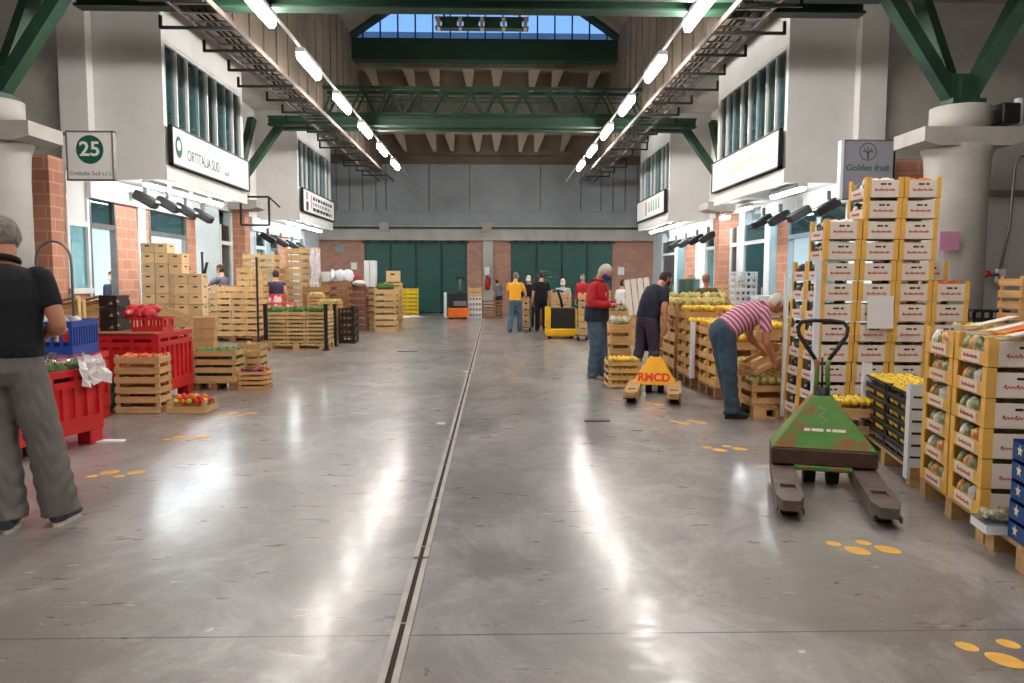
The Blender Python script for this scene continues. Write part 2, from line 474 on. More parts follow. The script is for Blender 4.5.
for n, (x0, x1, lab) in enumerate(((365, 467, 'wide dark green sliding door left in back wall'), (511, 612, 'wide dark green sliding door right in back wall'))):
    X0, X1 = bx(x0), bx(x1)
    d = thing('door_%d' % (n+1), lab, 'door', ((X0+X1)/2, BW, 0)); d['kind'] = 'structure'
    hw = (X1-X0)/2; k = 4
    for i in range(k):
        a0 = -hw+i*2*hw/k; a1 = a0+2*hw/k
        q = MB(); q.box((a0+.02, .02, .03), (a1-.02, .1, zD-.02), DOORG, bev=.01)
        q.box((a0+.0, -.02, .03), (a0+.05, .06, zD-.02), GREEND)
        q.build('leaf', d)
    q = MB().box((-hw-.1, -.1, zD-.02), (hw+.1, .0, zD+.06), GREEND)
    q.build('track', d)
    for i in range(8):
        X = -hw+.2+i*(2*hw-.4)/7
        MB().box((X-.07, -.16, zD-.04), (X+.07, -.02, zD+.16), DARKM).build('roller_bracket', d)
    MB().box((.05, -.05, 1.0), (.09, .02, 1.2), GALV).build('handle', d)
    MB().box((-hw-.05, .12, 0), (hw+.05, .3, zD+.2), GREEND).build('light_stop', d)  # panel added behind the leaves to block sky light leaking through gaps
# wall sundries at the back
def flat_sign(name, lab, px, py, w, h, m, cat='sign', y=BW-.02):
    p = PY(px, py, y); q = MB().box((-w/2, -.015, -h/2), (w/2, .015, h/2), m, bev=.004)
    return tag(q.build(name, loc=p), lab, cat)
flat_sign('notice', 'pale green notice high on the brick wall left of the green door', 340, 249, .40, .26, TEALW)
flat_sign('notice', 'small white notice on the brick wall left of the green door', 354, 266, .25, .3, PAPER)
flat_sign('notice', 'white paper notice on the brick wall above the man in white shirt', 621, 271, .28, .34, PAPER)
fe = thing('fire_extinguisher', 'red fire extinguisher on the pier between green doors', 'fire extinguisher', PY(487.5, 287, BW-.2))
MB().tube([(0, 0, -.1), (0, 0, .3), (0, 0, .38), (0, 0, .42)], [.1, .1, .07, .03], REDM, n=12).build('cylinder', fe)
MB().box((-.05, -.03, .42), (.05, .03, .48), DARKM).build('valve', fe)
MB().tube([(.04, 0, .44), (.14, -.02, .38), (.13, -.02, .1)], .015, BLACKR, n=6).build('hose', fe)
flat_sign('fire_sign', 'small white and red fire sign above the extinguisher', 487, 271, .22, .32, PAPER, 'sign', BW-.13)

# side walls --------------------------------------------------------------
def mir(x, side):        # side -1 left, +1 right: distance measured from the hall axis
    return CXH + side*x
HW = 7.3
BOXES = ((14.95, 19.6), (24.9, 29.9))
for side, nm in ((-1, 'left'), (1, 'right')):
    def X(d): return mir(d, side)
    def B(b, d0, d1, y0, y1, z0, z1, m):
        a, c = sorted((X(d0), X(d1))); b.box((a, y0, z0), (c, y1, z1), m)
    b = MB()
    B(b, HW+.02, HW+.25, 14.98, BW, 3.42, 6.84, PLAS)
    B(b, HW, 12.2, 14.98, 15.2, 3.42, 6.84, CONC)        # cross wall
    B(b, HW, HW+.52, 14.72, 14.98, 3.42, 6.84, PLAS)     # pilaster
    B(b, 12.0, 12.2, Y0, BW, 0, 6.84, CONC_D)            # outer wall
    B(b, HW+.25, 12.2, 15.2, BW, 6.4, 6.8, CONC_D)
    struct(b.build('wall_' + nm), 'pale upper wall along the %s side of the hall' % nm, 'wall')
    # upper storey boxes
    for n, (ya, yb) in enumerate(BOXES):
        b = MB(); d = 6.0
        B(b, d, HW+.02, ya, ya+.12, 3.42, 6.84, PLAS)
        B(b, d, HW+.02, yb-.12, yb, 3.42, 6.84, PLAS)
        B(b, d, HW+.02, ya+.12, yb-.12, 3.42, 3.54, PLAS)
        B(b, d, d+.12, ya+.12, yb-.12, 3.54, 4.42, PLAS)
        B(b, d, d+.12, ya+.12, yb-.12, 6.05, 6.84, PLAS)
        B(b, d-.05, d+.02, ya-.05, yb+.05, 3.38, 3.66, PLAS)
        B(b, d+.021, HW+.02, ya-.05, ya-.001, 3.38, 3.66, PLAS)
        B(b, d+.25, HW+.1, ya+.9, ya+1.02, 3.54, 6.8, CONC)
        struct(b.build('wall_%s_upper' % nm), 'pale projecting upper storey on the %s, %s one' % (nm, 'near' if n == 0 else 'far'), 'wall')
        # window band
        wd = thing('window_%d' % (1+n+(0 if side < 0 else 2)), 'tall strip windows above the %s shop sign on the %s' % ('near' if n == 0 else 'far', nm), 'window'); wd['kind'] = 'structure'
        q = MB(); L = yb-ya-.24
        for z in (4.42, 5.99): B(q, d+.01, d+.09, ya+.12, yb-.12, z, z+.06, WHITE)
        q.build('frame', wd)
        g = MB(); B(g, d+.05, d+.06, ya+.12, yb-.12, 4.48, 5.99, GLASSW); g.build('pane', wd)
        for i in range(9):
            y = ya+.14+i*(L-.06)/8
            q = MB(); B(q, d, d+.07, y-.02, y+.02, 4.48, 5.99, WHITE if i % 3 else TEALW); q.build('mullion', wd)
        for i in range(3):
            q = MB(); y = ya+.16+i*(L/3); B(q, d+.2, d+.22, y, y+L/3-(.16, .5, .28)[i], 4.46, 6.0, PANEBACK); q.build('pane_back', wd)  # grey-teal panels added behind the glass so the windows look less dark
    # ceiling over the side aisle
    b = MB()
    B(b, 4.8, 12.2, Y0, BW, 6.85, 7.0, CONC)
    struct(b.build('ceiling_%s' % nm), 'flat concrete ceiling over the %s side of the hall' % nm, 'ceiling')
    # nave wall above
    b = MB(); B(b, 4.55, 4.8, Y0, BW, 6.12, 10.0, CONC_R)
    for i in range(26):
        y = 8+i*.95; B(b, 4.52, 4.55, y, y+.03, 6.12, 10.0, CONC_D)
    struct(b.build('wall_%s_clerestory' % nm), 'brown panelled concrete wall above the cable tray on the %s' % nm, 'wall')
# nave roof, arched
YN = 27.0
ZA = PY(494, 41, YN).z; ZB = PY(494, 62, YN).z
ARC = [(0, 1.65), (2, 1.42), (3.2, .98), (4.0, .45), (4.62, 0.02), (5.0, -.2)]
prof = [(-x, ZA+z) for x, z in ARC[::-1]] + [(x, ZA+z) for x, z in ARC[1:]]
b = MB()
out = [(x*1.04, z+.35) for x, z in prof]
for (a0, a1), (o0, o1) in zip(zip(prof, prof[1:]), zip(out, out[1:])):
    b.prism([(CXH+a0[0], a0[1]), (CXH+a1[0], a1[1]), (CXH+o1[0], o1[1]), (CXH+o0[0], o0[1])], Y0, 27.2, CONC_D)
struct(b.build('ceiling_vault'), 'shallow vaulted concrete roof over the middle of the hall', 'ceiling')
for k, yy in enumerate((26.4, 19.6)):
    b = MB()
    inn = [(x*1.0, z-.12) for x, z in prof]
    for (a0, a1), (o0, o1) in zip(zip(inn, inn[1:]), zip(prof, prof[1:])):
        b.prism([(CXH+a0[0], a0[1]), (CXH+a1[0], a1[1]), (CXH+o1[0], o1[1]), (CXH+o0[0], o0[1])], yy, yy+.3, GREEND)
    if k == 0: struct(b.build('roof_arch'), 'dark green steel arch rib in front of the lunette window', 'arch')
    else: b.bm.free()
# end of the nave: lunette window, green beam, ribbed concrete roof behind
b = MB()
pf = [(CXH+x, z) for x, z in prof]
b.box((CXH-5.0, YN-.25, ZB), (CXH+5.0, YN+.2, ZA), GREEND)
struct(b.build('trim_3'), 'deep dark green beam under the lunette window', 'beam')
lw = thing('window_5', 'arched lunette window showing blue dusk sky under the roof', 'window', (0, 0, 0)); lw['kind'] = 'structure'
b = MB()
arch = [(CXH+x*.965, z-.02 if abs(x) > 4.6 else z) for x, z in prof]
pts = [(CXH+x, z) for x, z in prof[1:-1]]
b.prism(pts, YN, YN+.012, GLASSC); b.build('pane', lw)
def arch_z(x):
    x = abs(x)
    P = [(x_, ZA+z_) for x_, z_ in ARC]
    for (xa, za), (xb, zb) in zip(P, P[1:]):
        if xa <= x <= xb: return za+(zb-za)*(x-xa)/(xb-xa)
    return ZA
for i in range(-7, 8):
    x = i*.6
    MB().box((CXH+x-.025, YN-.06, ZA-.02), (CXH+x+.025, YN-.005, arch_z(x)), GREEND).build('mullion', lw)
# ribbed roof strips with tapered fins
def fins(y, z0, z1, xs, m, lab, tip):
    b = MB(); b.box((CXH-5.0, y, z1-.12), (CXH+5.0, y+.5, z1+.1), m); 
    b.box((CXH-5.0, y+.36, z0-.1), (CXH+5.0, y+.8, z1+.1), CONC_R)
    for px in xs:
        X = PY(px, 80, y).x; k = (X-CXH)*.035
        b.prism([(X-.22, z1-.12), (X+.22, z1-.12), (X+.07-k*2, z0), (X-.07-k*2, z0)], y, y+.35, m)
    struct(b.build(lab[1]), lab[0], 'roof beam')
z1 = PY(494, 63, 27.6).z; z0 = PY(494, 89, 27.6).z
fins(27.6, z0, z1, (368, 407, 433, 468, 497, 535, 559, 597), FINC, ('concrete roof edge with tapered ribs under the green beam', 'roof_edge'), 0)
z1 = PY(494, 132, 32.9).z; z0 = PY(494, 152, 32.9).z
fins(32.6, z0, z1, (398, 430, 449, 477, 497, 523, 540, 568), FINC, ('concrete ribs meeting the top of the back wall', 'roof_ribs'), 0)
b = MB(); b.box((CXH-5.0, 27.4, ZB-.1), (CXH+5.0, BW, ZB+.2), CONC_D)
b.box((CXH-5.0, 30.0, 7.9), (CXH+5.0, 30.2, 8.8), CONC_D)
struct(b.build('ceiling_far'), 'lower dark concrete roof between the lunette and back wall', 'ceiling')
# closing wall behind the viewer
b = MB().box((-13, Y0-.3, 0), (12.4, Y0, 12), PLAS); struct(b.build('wall_front'), 'plain wall closing the hall behind the viewpoint', 'wall')

# green cross beams on the column rows ------------------------------------
def cross_beam(y, zb, lab, truss):
    o = thing('roof_beam', lab, 'roof beam', (0, y, 0)); o['kind'] = 'structure'
    for s in (-.32, .32):
        q = MB(); x0, x1 = CXH-6.1, CXH+6.1
        q.box((x0, s-.13, zb), (x1, s+.13, zb+.04), GREENM); q.box((x0, s-.13, zb+.22), (x1, s+.13, zb+.26), GREENM)
        q.box((x0, s-.03, zb+.04), (x1, s+.03, zb+.22), GREENM)
        q.build('girder', o)
    if truss:
        q = MB(); zt = zb+1.08; n = 12; xa, xb = CXH-4.6, CXH+4.6
        for s in (-.3, .3):
            q.bar((xa, s, zt), (xb, s, zt), .09, .09, GREENM); q.bar((xa, s, zb+.34), (xb, s, zb+.34), .09, .09, GREENM)
            for i in range(n):
                a = xa+i*(xb-xa)/n; c = a+(xb-xa)/n; m_ = (a+c)/2
                q.bar((a, s, zb+.30), (m_, s, zt), .06, .06, GREENM); q.bar((m_, s, zt), (c, s, zb+.30), .06, .06, GREENM)
        for i in range(n+1):
            a = xa+i*(xb-xa)/n; q.bar((a, -.3, zb+.34), (a, .3, zb+.34), .05, .05, GREENM)
        for z in (zt-.25, zt-.12): q.bar((xa, .3, z), (xb, .3, z), .05, .03, GREENM)
        q.build('truss', o)
    return o
cross_beam(11.9, PY(494, 14, 12.3).z, 'green twin steel roof beam overhead, nearest the viewer', True)
cross_beam(22.5, 5.83, 'green twin steel roof beam with truss, farther down the hall', True)

# columns with tree struts -------------------------------------------------
def column(side, y, lab, detailed):
    cx = mir((7.1 if side < 0 else 7.38) if detailed else 7.25, side)
    o = thing('column', lab, 'column', (cx, y, 0)); o['kind'] = 'structure'
    q = MB()
    if detailed: q.tube([(0, 0, 0), (0, 0, 3.0), (0, 0, 3.34), (0, 0, 3.52)], [(.44, .44), (.44, .44), (.46, .46), (.56, .46)], CONC, n=20)
    else: q.box((-.3, -.12, 0), (.3, .3, 3.62), BRICKX)
    q.build('shaft', o)
    q = MB(); s = -side
    q.prism([(-.75, 3.75), (.75, 3.75), (.75, 3.54), (.55, 3.48), (-.55, 3.48), (-.75, 3.54)], -.42, .46, CONC)
    q.build('corbel', o)
    q = MB(); q.tube([(0, 0, 3.75), (0, 0, 4.1)], .41, CONC, n=20); q.build('cap', o)
    q = MB(); q.box((-.25, -.25, 4.1), (.25, .25, 4.2), GREENM)
    q.box((-.22, -.14, 4.2), (.22, .14, 4.58), GREENM); q.box((-.12, -.22, 4.2), (.12, .22, 4.52), GREENM)
    q.build('foot_plate', o)
    for ax, ay, az in ((s*1.45, -.25, 5.9), (s*.30, .85, 6.28), (-s*1.1, -.4, 6.28), (-s*1.5, .8, 6.28)):
        q = MB(); q.bar((ax*.12, ay*.12, 4.28), (ax, ay, az), .2, .2, GREENM); q.build('strut', o)
column(-1, 11.65, 'concrete column with green tree struts at the left edge', True)
column(1, 11.65, 'concrete column with green tree struts behind the carton stack', True)
column(-1, 22.6, 'farther concrete column on the left between the two shops', False)
column(1, 22.6, 'farther concrete column on the right between the two shops', False)
# ------------------------------------------------------------------ shop fronts under the boxes
def shopfront(side, nm, segs, rooms, headers):
    """segs: (y0, y1, kind) along the front plane"""
    def X(d): return mir(d, side)
    def B(b, d0, d1, y0, y1, z0, z1, m):
        a, c = sorted((X(d0), X(d1))); b.box((a, y0, z0), (c, y1, z1), m)
    walls, bricks = MB(), MB(); nwin = 0
    for y0, y1, k in segs:
        if k == 'brick': B(bricks, HW-.02, HW+.12, y0, y1, 0, 3.42 if y1-y0 < 1.2 and y0 > 22 else 3.0, BRICKX)
        elif k == 'pier': B(bricks, HW, HW+1.1, y0, y1, 0, 3.6, BRICKX)
        elif k == 'white': B(walls, HW, HW+.2, y0, y1, 0, 3.4, BLUEW)
        elif k == 'strip': B(walls, HW-.06, HW+.05, y0, y1, 0, 3.0, WHITE)
        elif k == 'teal': B(walls, HW-.03, HW+.15, y0, y1, 0, 3.0, TEALW)
        elif k in ('glass', 'dark', 'door', 'half'):
            yc = (y0+y1)/2
            word = {'glass': 'pale glazed shop window', 'dark': 'dark glazed shop door', 'door': 'open shop doorway with light frame', 'half': 'shop window over white sill panel'}[k]
            W_ = thing('door_10' if k in ('dark', 'door') else 'window_10', '%s, %.0f metres down the %s side' % (word, y0, nm), 'window' if k in ('glass', 'half') else 'door')
            W_['kind'] = 'structure'
            q = MB(); fm = WHITE if k != 'door' else (GALV if side < 0 else TEALW)
            B(q, HW-.03, HW+.07, y0, y0+.07, 0, 3.0, fm); B(q, HW-.03, HW+.07, y1-.07, y1, 0, 3.0, fm); B(q, HW-.03, HW+.07, y0+.07, y1-.07, 2.45, 2.55, fm)
            if k == 'half':
                B(q, HW-.06, HW+.1, y0, y1, 1.22, 1.32, WHITE); B(q, HW, HW+.06, y0+.07, y1-.07, 2.55, 3.4, PLAS); 
            q.build('frame', W_)
            if k == 'half':
                q = MB(); B(q, HW-.01, HW+.2, y0, y1, 0, 1.22, BRICKX); q.build('sill_panel', W_)
            if k != 'door':
                q = MB(); B(q, HW+.02, HW+.03, y0+.07, y1-.07, 1.32 if k == 'half' else .1, 2.45, GLASS if k != 'dark' else GLASSD); q.build('pane', W_)
                if k == 'dark':
                    q = MB(); B(q, HW-.06, HW-.02, y0+.14, y0+.17, 1.0, 1.3, CHROME); q.build('handle', W_)
            q = MB(); B(q, HW+.02, HW+.03, y0+.07, y1-.07, 2.55, 3.0, GLASSD)
            if k != 'half': q.build('top_pane', W_)
            else: q.bm.free()
    for y0, y1 in headers: B(walls, HW-.10, HW+.25, y0, y1, 3.0, 3.42, PLAS)
    struct(bricks.build('wall_%s_brick' % nm), 'orange brick piers of the %s shop fronts' % nm, 'wall')
    for n, (y0, y1, m) in enumerate(rooms):
        B(walls, HW+3.0, HW+3.1, y0, y1, 0, 3.42, m); B(walls, HW+.3, HW+3.1, y0-.1, y0, 0, 3.42, m); B(walls, HW+.3, HW+3.1, y1, y1+.1, 0, 3.42, m)
        B(walls, HW+.25, HW+3.1, y0, y1, 3.3, 3.42, m)
        for i in range(2):
            yy = y0+(y1-y0)*(.3+.4*i)
            L = thing('ceiling_light', 'strip light on the ceiling inside the %s %s shop, %s one' % (nm, 'near' if n == 0 else 'far', ('nearer', 'farther')[i]), 'light', (X(HW+1.4), yy, 3.3))
            MB().box((-.12, -.6, -.05), (.12, .6, 0), WHITE).build('housing', L)
            MB().box((-.09, -.57, -.075), (.09, .57, -.052), LAMPR).build('tube', L)
    struct(walls.build('wall_%s_shop' % nm), 'white walls and fascia of the shops on the %s' % nm, 'wall')

shopfront(-1, 'left',
    [(13.35, 13.8, 'pier'), (13.8, 14.55, 'half'), (14.55, 15.57, 'door'), (15.57, 17.04, 'brick'), (16.46, 16.8, 'strip'), (17.04, 19.1, 'door'), (19.1, 19.65, 'brick'),
     (19.65, 21.4, 'white'), (21.4, 22.3, 'glass'), (22.3, 22.7, 'white'), (22.7, 24.0, 'brick'), (24.0, 24.5, 'white'), (24.5, 25.6, 'glass'), (25.6, 26.1, 'teal'), (26.1, 27.0, 'door'), (27.0, 28.4, 'brick'), (28.4, 30.0, 'white'),
     (30.0, 30.9, 'glass'), (30.9, BW, 'white')],
    [(13.82, 19.55, BLUEW), (24.2, 33.0, BLUEW)], [(14.5, 19.72), (24.0, 30.0)])
shopfront(1, 'right',
    [(13.35, 13.8, 'pier'), (13.8, 15.0, 'white'), (15.0, 16.4, 'glass'), (16.4, 18.0, 'door'), (18.0, 18.7, 'brick'), (18.7, 19.15, 'teal'), (19.15, 19.5, 'strip'), (19.5, 21.3, 'dark'),
     (21.3, 21.75, 'white'), (21.75, 22.5, 'dark'), (22.5, 22.9, 'white'), (22.9, 24.0, 'brick'), (24.0, 25.0, 'glass'), (25.0, 26.2, 'strip'), (26.2, 27.8, 'brick'), (27.8, 28.9, 'teal'), (28.9, 29.3, 'white'), (29.3, 31.7, 'dark'), (31.7, BW, 'white')],
    [(13.9, 22.6, BLUEW), (24.2, 33.0, BLUEW)], [(13.8, 19.72), (24.0, 30.0)])
# grey sliding door behind the right column
d = thing('door_20', 'plain grey sliding metal door behind the right column', 'door', (7.15, 13.2, 0)); d['kind'] = 'structure'
b = MB(); b.box((.55, 0, 0), (4.2, .08, 2.95), mat('grey_metal_door', (182, 178, 174), .6, var=.06, scale=1, second=(160, 156, 152), thr=(.5, .8))); b.build('leaf', d)
b = MB(); b.box((.47, -.04, 0), (.55, .08, 3.05), GALV); b.box((.55, -.06, 2.95), (4.2, .08, 3.05), GALV); b.build('frame', d)
b = MB().box((4.3+.2, 13.3, 0), (12.4, 13.34, 0.02), CONC); b.bm.free()
b = MB(); b.box((7.0, 13.36, 2.95), (12.4, 13.6, 3.5), CONC); b.box((7.0, 13.36, 0), (12.4, 13.6, 2.95), CONC)
struct(b.build('wall_right_cross'), 'grey cross wall behind the right column', 'wall')
b = MB(); b.box((-13, 13.4, 0), (-8.6, 13.6, 3.5), PLAS); struct(b.build('wall_left_cross'), 'pale cross wall behind the left column', 'wall')
# conduit, socket and red valve on the grey door
p = PY(1000, 270, 12.95)
cd = thing('conduit', 'thin grey conduit running down to socket box by grey door', 'conduit', (p.x, p.y, 0))
top = PY(1008, 150, 12.95)
MB().tube([(0, 0, p.z), (.12, 0, 2.4), (.17, 0, 3.45), (.25, 0, 3.6), (.9, 0, 3.62)], .022, GALV, n=8).build('pipe', cd)
MB().box((-.08, -.06, p.z-.22), (.08, .02, p.z+.02), PLAS, bev=.01).build('socket_box', cd)
MB().box((-.05, -.09, p.z-.24), (.06, -.02, p.z-.12), BLUEP, bev=.01).build('blue_socket', cd)
MB().tube([(-.06, -.05, p.z-.08), (-.26, -.08, p.z-.08)], .03, GALV, n=8).build('stub', cd)
MB().ball((-.28, -.08, p.z-.07), .06, REDM).build('red_plug', cd)
flat_sign('paper_notice', 'pink paper notice taped to the right concrete column', 949, 241, .30, .28, PINKP, 'notice', 11.15)
# dark box unit and white lamp above right corbel
p = PY(1002, 118, 11.6)
b = MB(); b.box((-.12, -.2, -.14), (.16, .2, .16), DARKM, bev=.02); tag(b.build('speaker_box', loc=(p.x, p.y, 3.98)), 'small dark box standing on the right corbel', 'box')
p = PY(1018, 118, 11.6)
b = MB(); b.tube([(0, 0, -.2), (0, 0, .2)], .06, WPLAS, n=10); tag(b.build('lamp_tube', loc=(p.x, p.y, 4.04)), 'short white lamp unit beside dark box on corbel', 'lamp')

# ------------------------------------------------------------------ lamps
HL = 5.62
G0, G1 = PZ(310, 66, HL-.09), PZ(394, 164, HL-.09); H0, H1_ = PZ(655, 69, HL-.09), PZ(580, 167, HL-.09)
LX = {-1: (G0.x+G1.x)/2, 1: (H0.x+H1_.x)/2}
LS = ((G1.y-G0.y)+(H1_.y-H0.y))/8; LY = (G0.y+H0.y)/2-LS
def strip(lab, loc, L=1.3, w=.12, m=None, drop=.0, rotz=0, group=None):
    o = thing('ceiling_light', lab, 'light', loc, rotz, group)
    MB().box((-w*.62, -L/2-.03, -.03), (w*.62, L/2+.03, .05), WHITE).build('housing', o)
    q = MB()
    q.prism([(-w*.4, -.031), (w*.4, -.031), (w*.55, -.08), (w*.5, -.14), (w*.25, -.18), (-w*.25, -.18), (-w*.5, -.14), (-w*.55, -.08)] if m is None else [(-w/2, -.031), (w/2, -.031), (w*.36, -.085), (-w*.36, -.085)], -L/2, L/2, m or LAMP); q.build('tube', o)
    if drop:
        for s in (-1, 1): MB().cyl((0, s*L*.4, .05), (0, s*L*.4, drop), .008, DARKM, n=6).build('hanger', o)
    return o
for side, nm in ((-1, 'left'), (1, 'right')):
    x = LX[side]
    t = MB().box((x-.02, Y0+.5, HL+.052), (x+.02, 33, HL+.09), WHITE)
    tag(t.build('light_track'), 'thin white lighting track under the roof on the %s' % nm, 'light track')
    for k in range(-4, 6):
        y = LY+LS*k
        if k >= 0: lab = '%s ceiling strip light from the viewer in the %s row' % (['first', 'second', 'third', 'fourth', 'fifth', 'sixth'][k], nm)
        else: lab = 'strip light overhead in the %s row, %s before the visible ones' % (nm, ORD[-k]) 
        strip(lab, (x, y, HL), 1.35, .13)
# tubes under the boxes
for i, y in enumerate((15.5, 16.6, 17.7, 18.8)):
    strip('canopy tube under left near sign, %s from the viewer' % ORD[i+1], (-6.75, y, 3.37), .8, .10, LAMPC)
for i, y in enumerate((25.5, 26.9, 28.3, 29.4)):
    strip('canopy tube under left far sign, %s from the viewer' % ORD[i+1], (-6.7, y, 3.37), .8, .12, LAMPC)
strip('long white tube light under the right near shop canopy', (6.05, 15.75, 3.33), 1.6, .13, LAMPC)
for lab, y, x in (('short canopy tube at the far end of right near shop', 18.9, 6.25), ('canopy tube by the brick pier between the right shops', 21.8, 6.6)):
    strip(lab, (x, y, 3.3), .6, .13, LAMPC)
for i, y in enumerate((25.6, 26.9, 28.2, 29.5)):
    strip('canopy tube under right far sign, %s from the viewer' % ORD[i+1], (6.15, y, 3.37), .8, .12, LAMPC)
# flood lamps on the headers
def flood(lab, p, side, rz=0):
    o = thing('floodlight', lab, 'floodlight', p, rz)
    MB().box((-.04, -.03, .16), (.04, .03, .34), GALV).build('bracket', o)
    q = MB(); M = Matrix.Rotation(math.radians(30*side), 4, 'Y')
    q.box((-.26, -.13, -.06), (.24, .13, .12), DARKM, M, bev=.03); q.build('housing', o)
    q = MB(); q.box((-.22, -.11, -.075), (.2, .11, -.061), GALV, M); q.build('lens', o)
for i, (px, py) in enumerate(((146, 192), (168, 197), (186, 203), (203, 208))):
    q = PX(px, py+9, -7.2); flood('dark floodlight below left near sign, %s from the brick pier' % ORD[i+1], q, 1)
for i, (px, py) in enumerate(((268, 230), (281, 234), (292, 237), (302, 239))):
    q = PX(px, py+9, -7.2); flood('dark floodlight below left far sign, %s from the viewer' % ORD[i+1], q, 1)
for i, (px, py) in enumerate(((828, 199), (800, 206), (780, 210), (763, 213))):
    q = PX(px, py+9, 6.6); flood('dark floodlight below right near sign, %s from the viewer' % ORD[i+1], q, -1)
for i, (px, py) in enumerate(((708, 229), (697, 231), (686, 234), (676, 236))):
    q = PX(px, py+9, 6.6); flood('dark floodlight below right far sign, %s from the viewer' % ORD[i+1], q, -1)

# ------------------------------------------------------------------ signs
def vm(loc, xdir, up=(0, 0, 1)):
    x = Vector(xdir).normalized(); z = Vector(up); n = x.cross(z)
    return Matrix((( x.x, z.x, n.x, loc[0]), (x.y, z.y, n.y, loc[1]), (x.z, z.z, n.z, loc[2]), (0, 0, 0, 1)))
GINK = mat('dark_green_ink', (8, 84, 62), .6, var=.03)
def shop_sign(lab, side, y0, y1, z0, z1, deco):
    xf = mir(6.0-.06, side)
    o = thing('shop_sign', lab, 'sign', (xf, (y0+y1)/2, (z0+z1)/2))
    h, l = (z1-z0)/2, (y1-y0)/2; s = -side
    b = MB(); b.box((min(0, s*.07), -l, -h), (max(0, s*.07), l, h), WHITE); b.build('panel', o)
    b = MB()
    for z in (-h, h-.03): b.box((min(0, s*.09), -l-.02, z), (max(0, s*.09), l+.02, z+.03), DARKM)
    for y in (-l-.02, l-.02): b.box((min(0, s*.09), y, -h), (max(0, s*.09), y+.04, h), DARKM)
    b.build('frame', o)
    # reading direction: seen from the hall, text runs away from the viewer on the left wall and towards the viewer on the right wall
    xd = (0, 1, 0) if side < 0 else (0, -1, 0)
    b = MB(); deco(b, vm((s*.074, 0, 0), xd), l); b.build('lettering', o)
def deco1(b, M, l):
    text_mesh(b, 'ORTITALIA SUD', .31, GINK, M @ Matrix.Translation((-.66, -.1, 0)), sx=.82)
    text_mesh(b, 's.r.l.', .16, KINK, M @ Matrix.Translation((.72, -.15, 0)))
    k = b.mi(GINK)
    for c, r in (((-1.98, .0), .17),):
        vs = [b.bm.verts.new(M @ Vector((c[0]+r*math.cos(2*PI*i/20), c[1]+r*1.25*math.sin(2*PI*i/20), .002))) for i in range(20)]
        f = b.bm.faces.new(vs); f.material_index = k
    k = b.mi(WHITE)
    vs = [b.bm.verts.new(M @ Vector((-1.98+.09*math.cos(2*PI*i/16), .03+.1*math.sin(2*PI*i/16), .005))) for i in range(16)]
    f = b.bm.faces.new(vs); f.material_index = k
def deco2(b, M, l):
    k = b.mi(KINK)
    def bar(x0, x1, y0, y1, m):
        k = b.mi(m); f = b.bm.faces.new([b.bm.verts.new(M @ Vector(p)) for p in ((x0, y0, .003), (x1, y0, .003), (x1, y1, .003), (x0, y1, .003))]); f.material_index = k
    GR = mat('grey_ink', (150, 150, 155), .7, var=.02)
    bar(-2.0, -1.75, .05, .3, GR); bar(-2.0, -1.7, -.3, -.02, KINK)
    bar(-1.3, -1.2, -.2, .25, RINK)
    for y, x1 in ((.16, 1.95), (-.02, 1.7), (-.2, 1.9)):
        x = -1.05
        while x < x1:
            w = random.uniform(.18, .5); bar(x, min(x+w, x1), y-.055, y+.055, KINK if y != -.02 else GR); x += w+.1
def deco3(b, M, l):
    gm = mat('pale_gold_ink', (196, 188, 144), .6, var=.04)
    text_mesh(b, 'Golden Fruit', .46, gm, M @ Matrix.Translation((.1, .02, 0)), shear=.1, sx=.9)
def deco4(b, M, l):
    g2 = mat('soft_green_ink', (120, 168, 120), .6, var=.04); r2 = mat('soft_red_ink', (206, 130, 120), .6, var=.04)
    k = b.mi(g2)
    for i, x in enumerate((-.2, .2, .6, 1.0, 1.4)):
        f = b.bm.faces.new([b.bm.verts.new(M @ Vector(p)) for p in ((x, -.16, .003), (x+.26, -.16, .003), (x+.2, .22, .003), (x+.06, .22, .003))]); f.material_index = k
    k = b.mi(r2); x = -.75
    f = b.bm.faces.new([b.bm.verts.new(M @ Vector(p)) for p in ((x, -.25, .003), (x+.3, -.25, .003), (x+.3, .25, .003), (x, .25, .003))]); f.material_index = k
shop_sign('long white shop sign with green emblem on the left upper storey', -1, 14.98, 19.55, 3.68, 4.44, deco1)
shop_sign('white shop sign with rows of black lettering, far left', -1, 25.0, 29.8, 3.68, 4.44, deco2)
shop_sign('long white shop sign with faint gold lettering on the right', 1, 14.98, 19.55, 3.68, 4.44, deco3)
shop_sign('white shop sign with pale green lettering, far right', 1, 25.0, 29.8, 3.68, 4.44, deco4)

p0, p1 = PY(66.5, 131, 13.0), PY(116, 181, 13.0)
cx, cz = (p0.x+p1.x)/2, (p0.z+p1.z)/2; w, h = (p1.x-p0.x)/2, (p0.z-p1.z)/2
o = thing('hanging_sign', 'square white hanging sign with number 25 in green disc', 'sign', (cx, 13.0, cz))
MB().box((-w+.02, -.04, -h+.02), (w-.02, .04, h-.02), mat('sign_white', (226, 222, 220), .5, var=.02)).build('panel', o)
b = MB()
for z in (-h, h-.025): b.box((-w, -.05, z), (w, .05, z+.025), GALV)
for x in (-w, w-.025): b.box((x, -.05, -h), (x+.025, .05, h), GALV)
b.build('frame', o)
b = MB(); M = vm((0, -.041, 0), (1, 0, 0)); k = b.mi(GINK)
f = b.bm.faces.new([b.bm.verts.new(M @ Vector((.225*math.cos(2*PI*i/32), .1+.235*math.sin(2*PI*i/32), .002))) for i in range(32)]); f.material_index = k
text_mesh(b, '25', .33, WHITE, M @ Matrix.Translation((0, .1, .004)), bold=.006, sx=1.05)
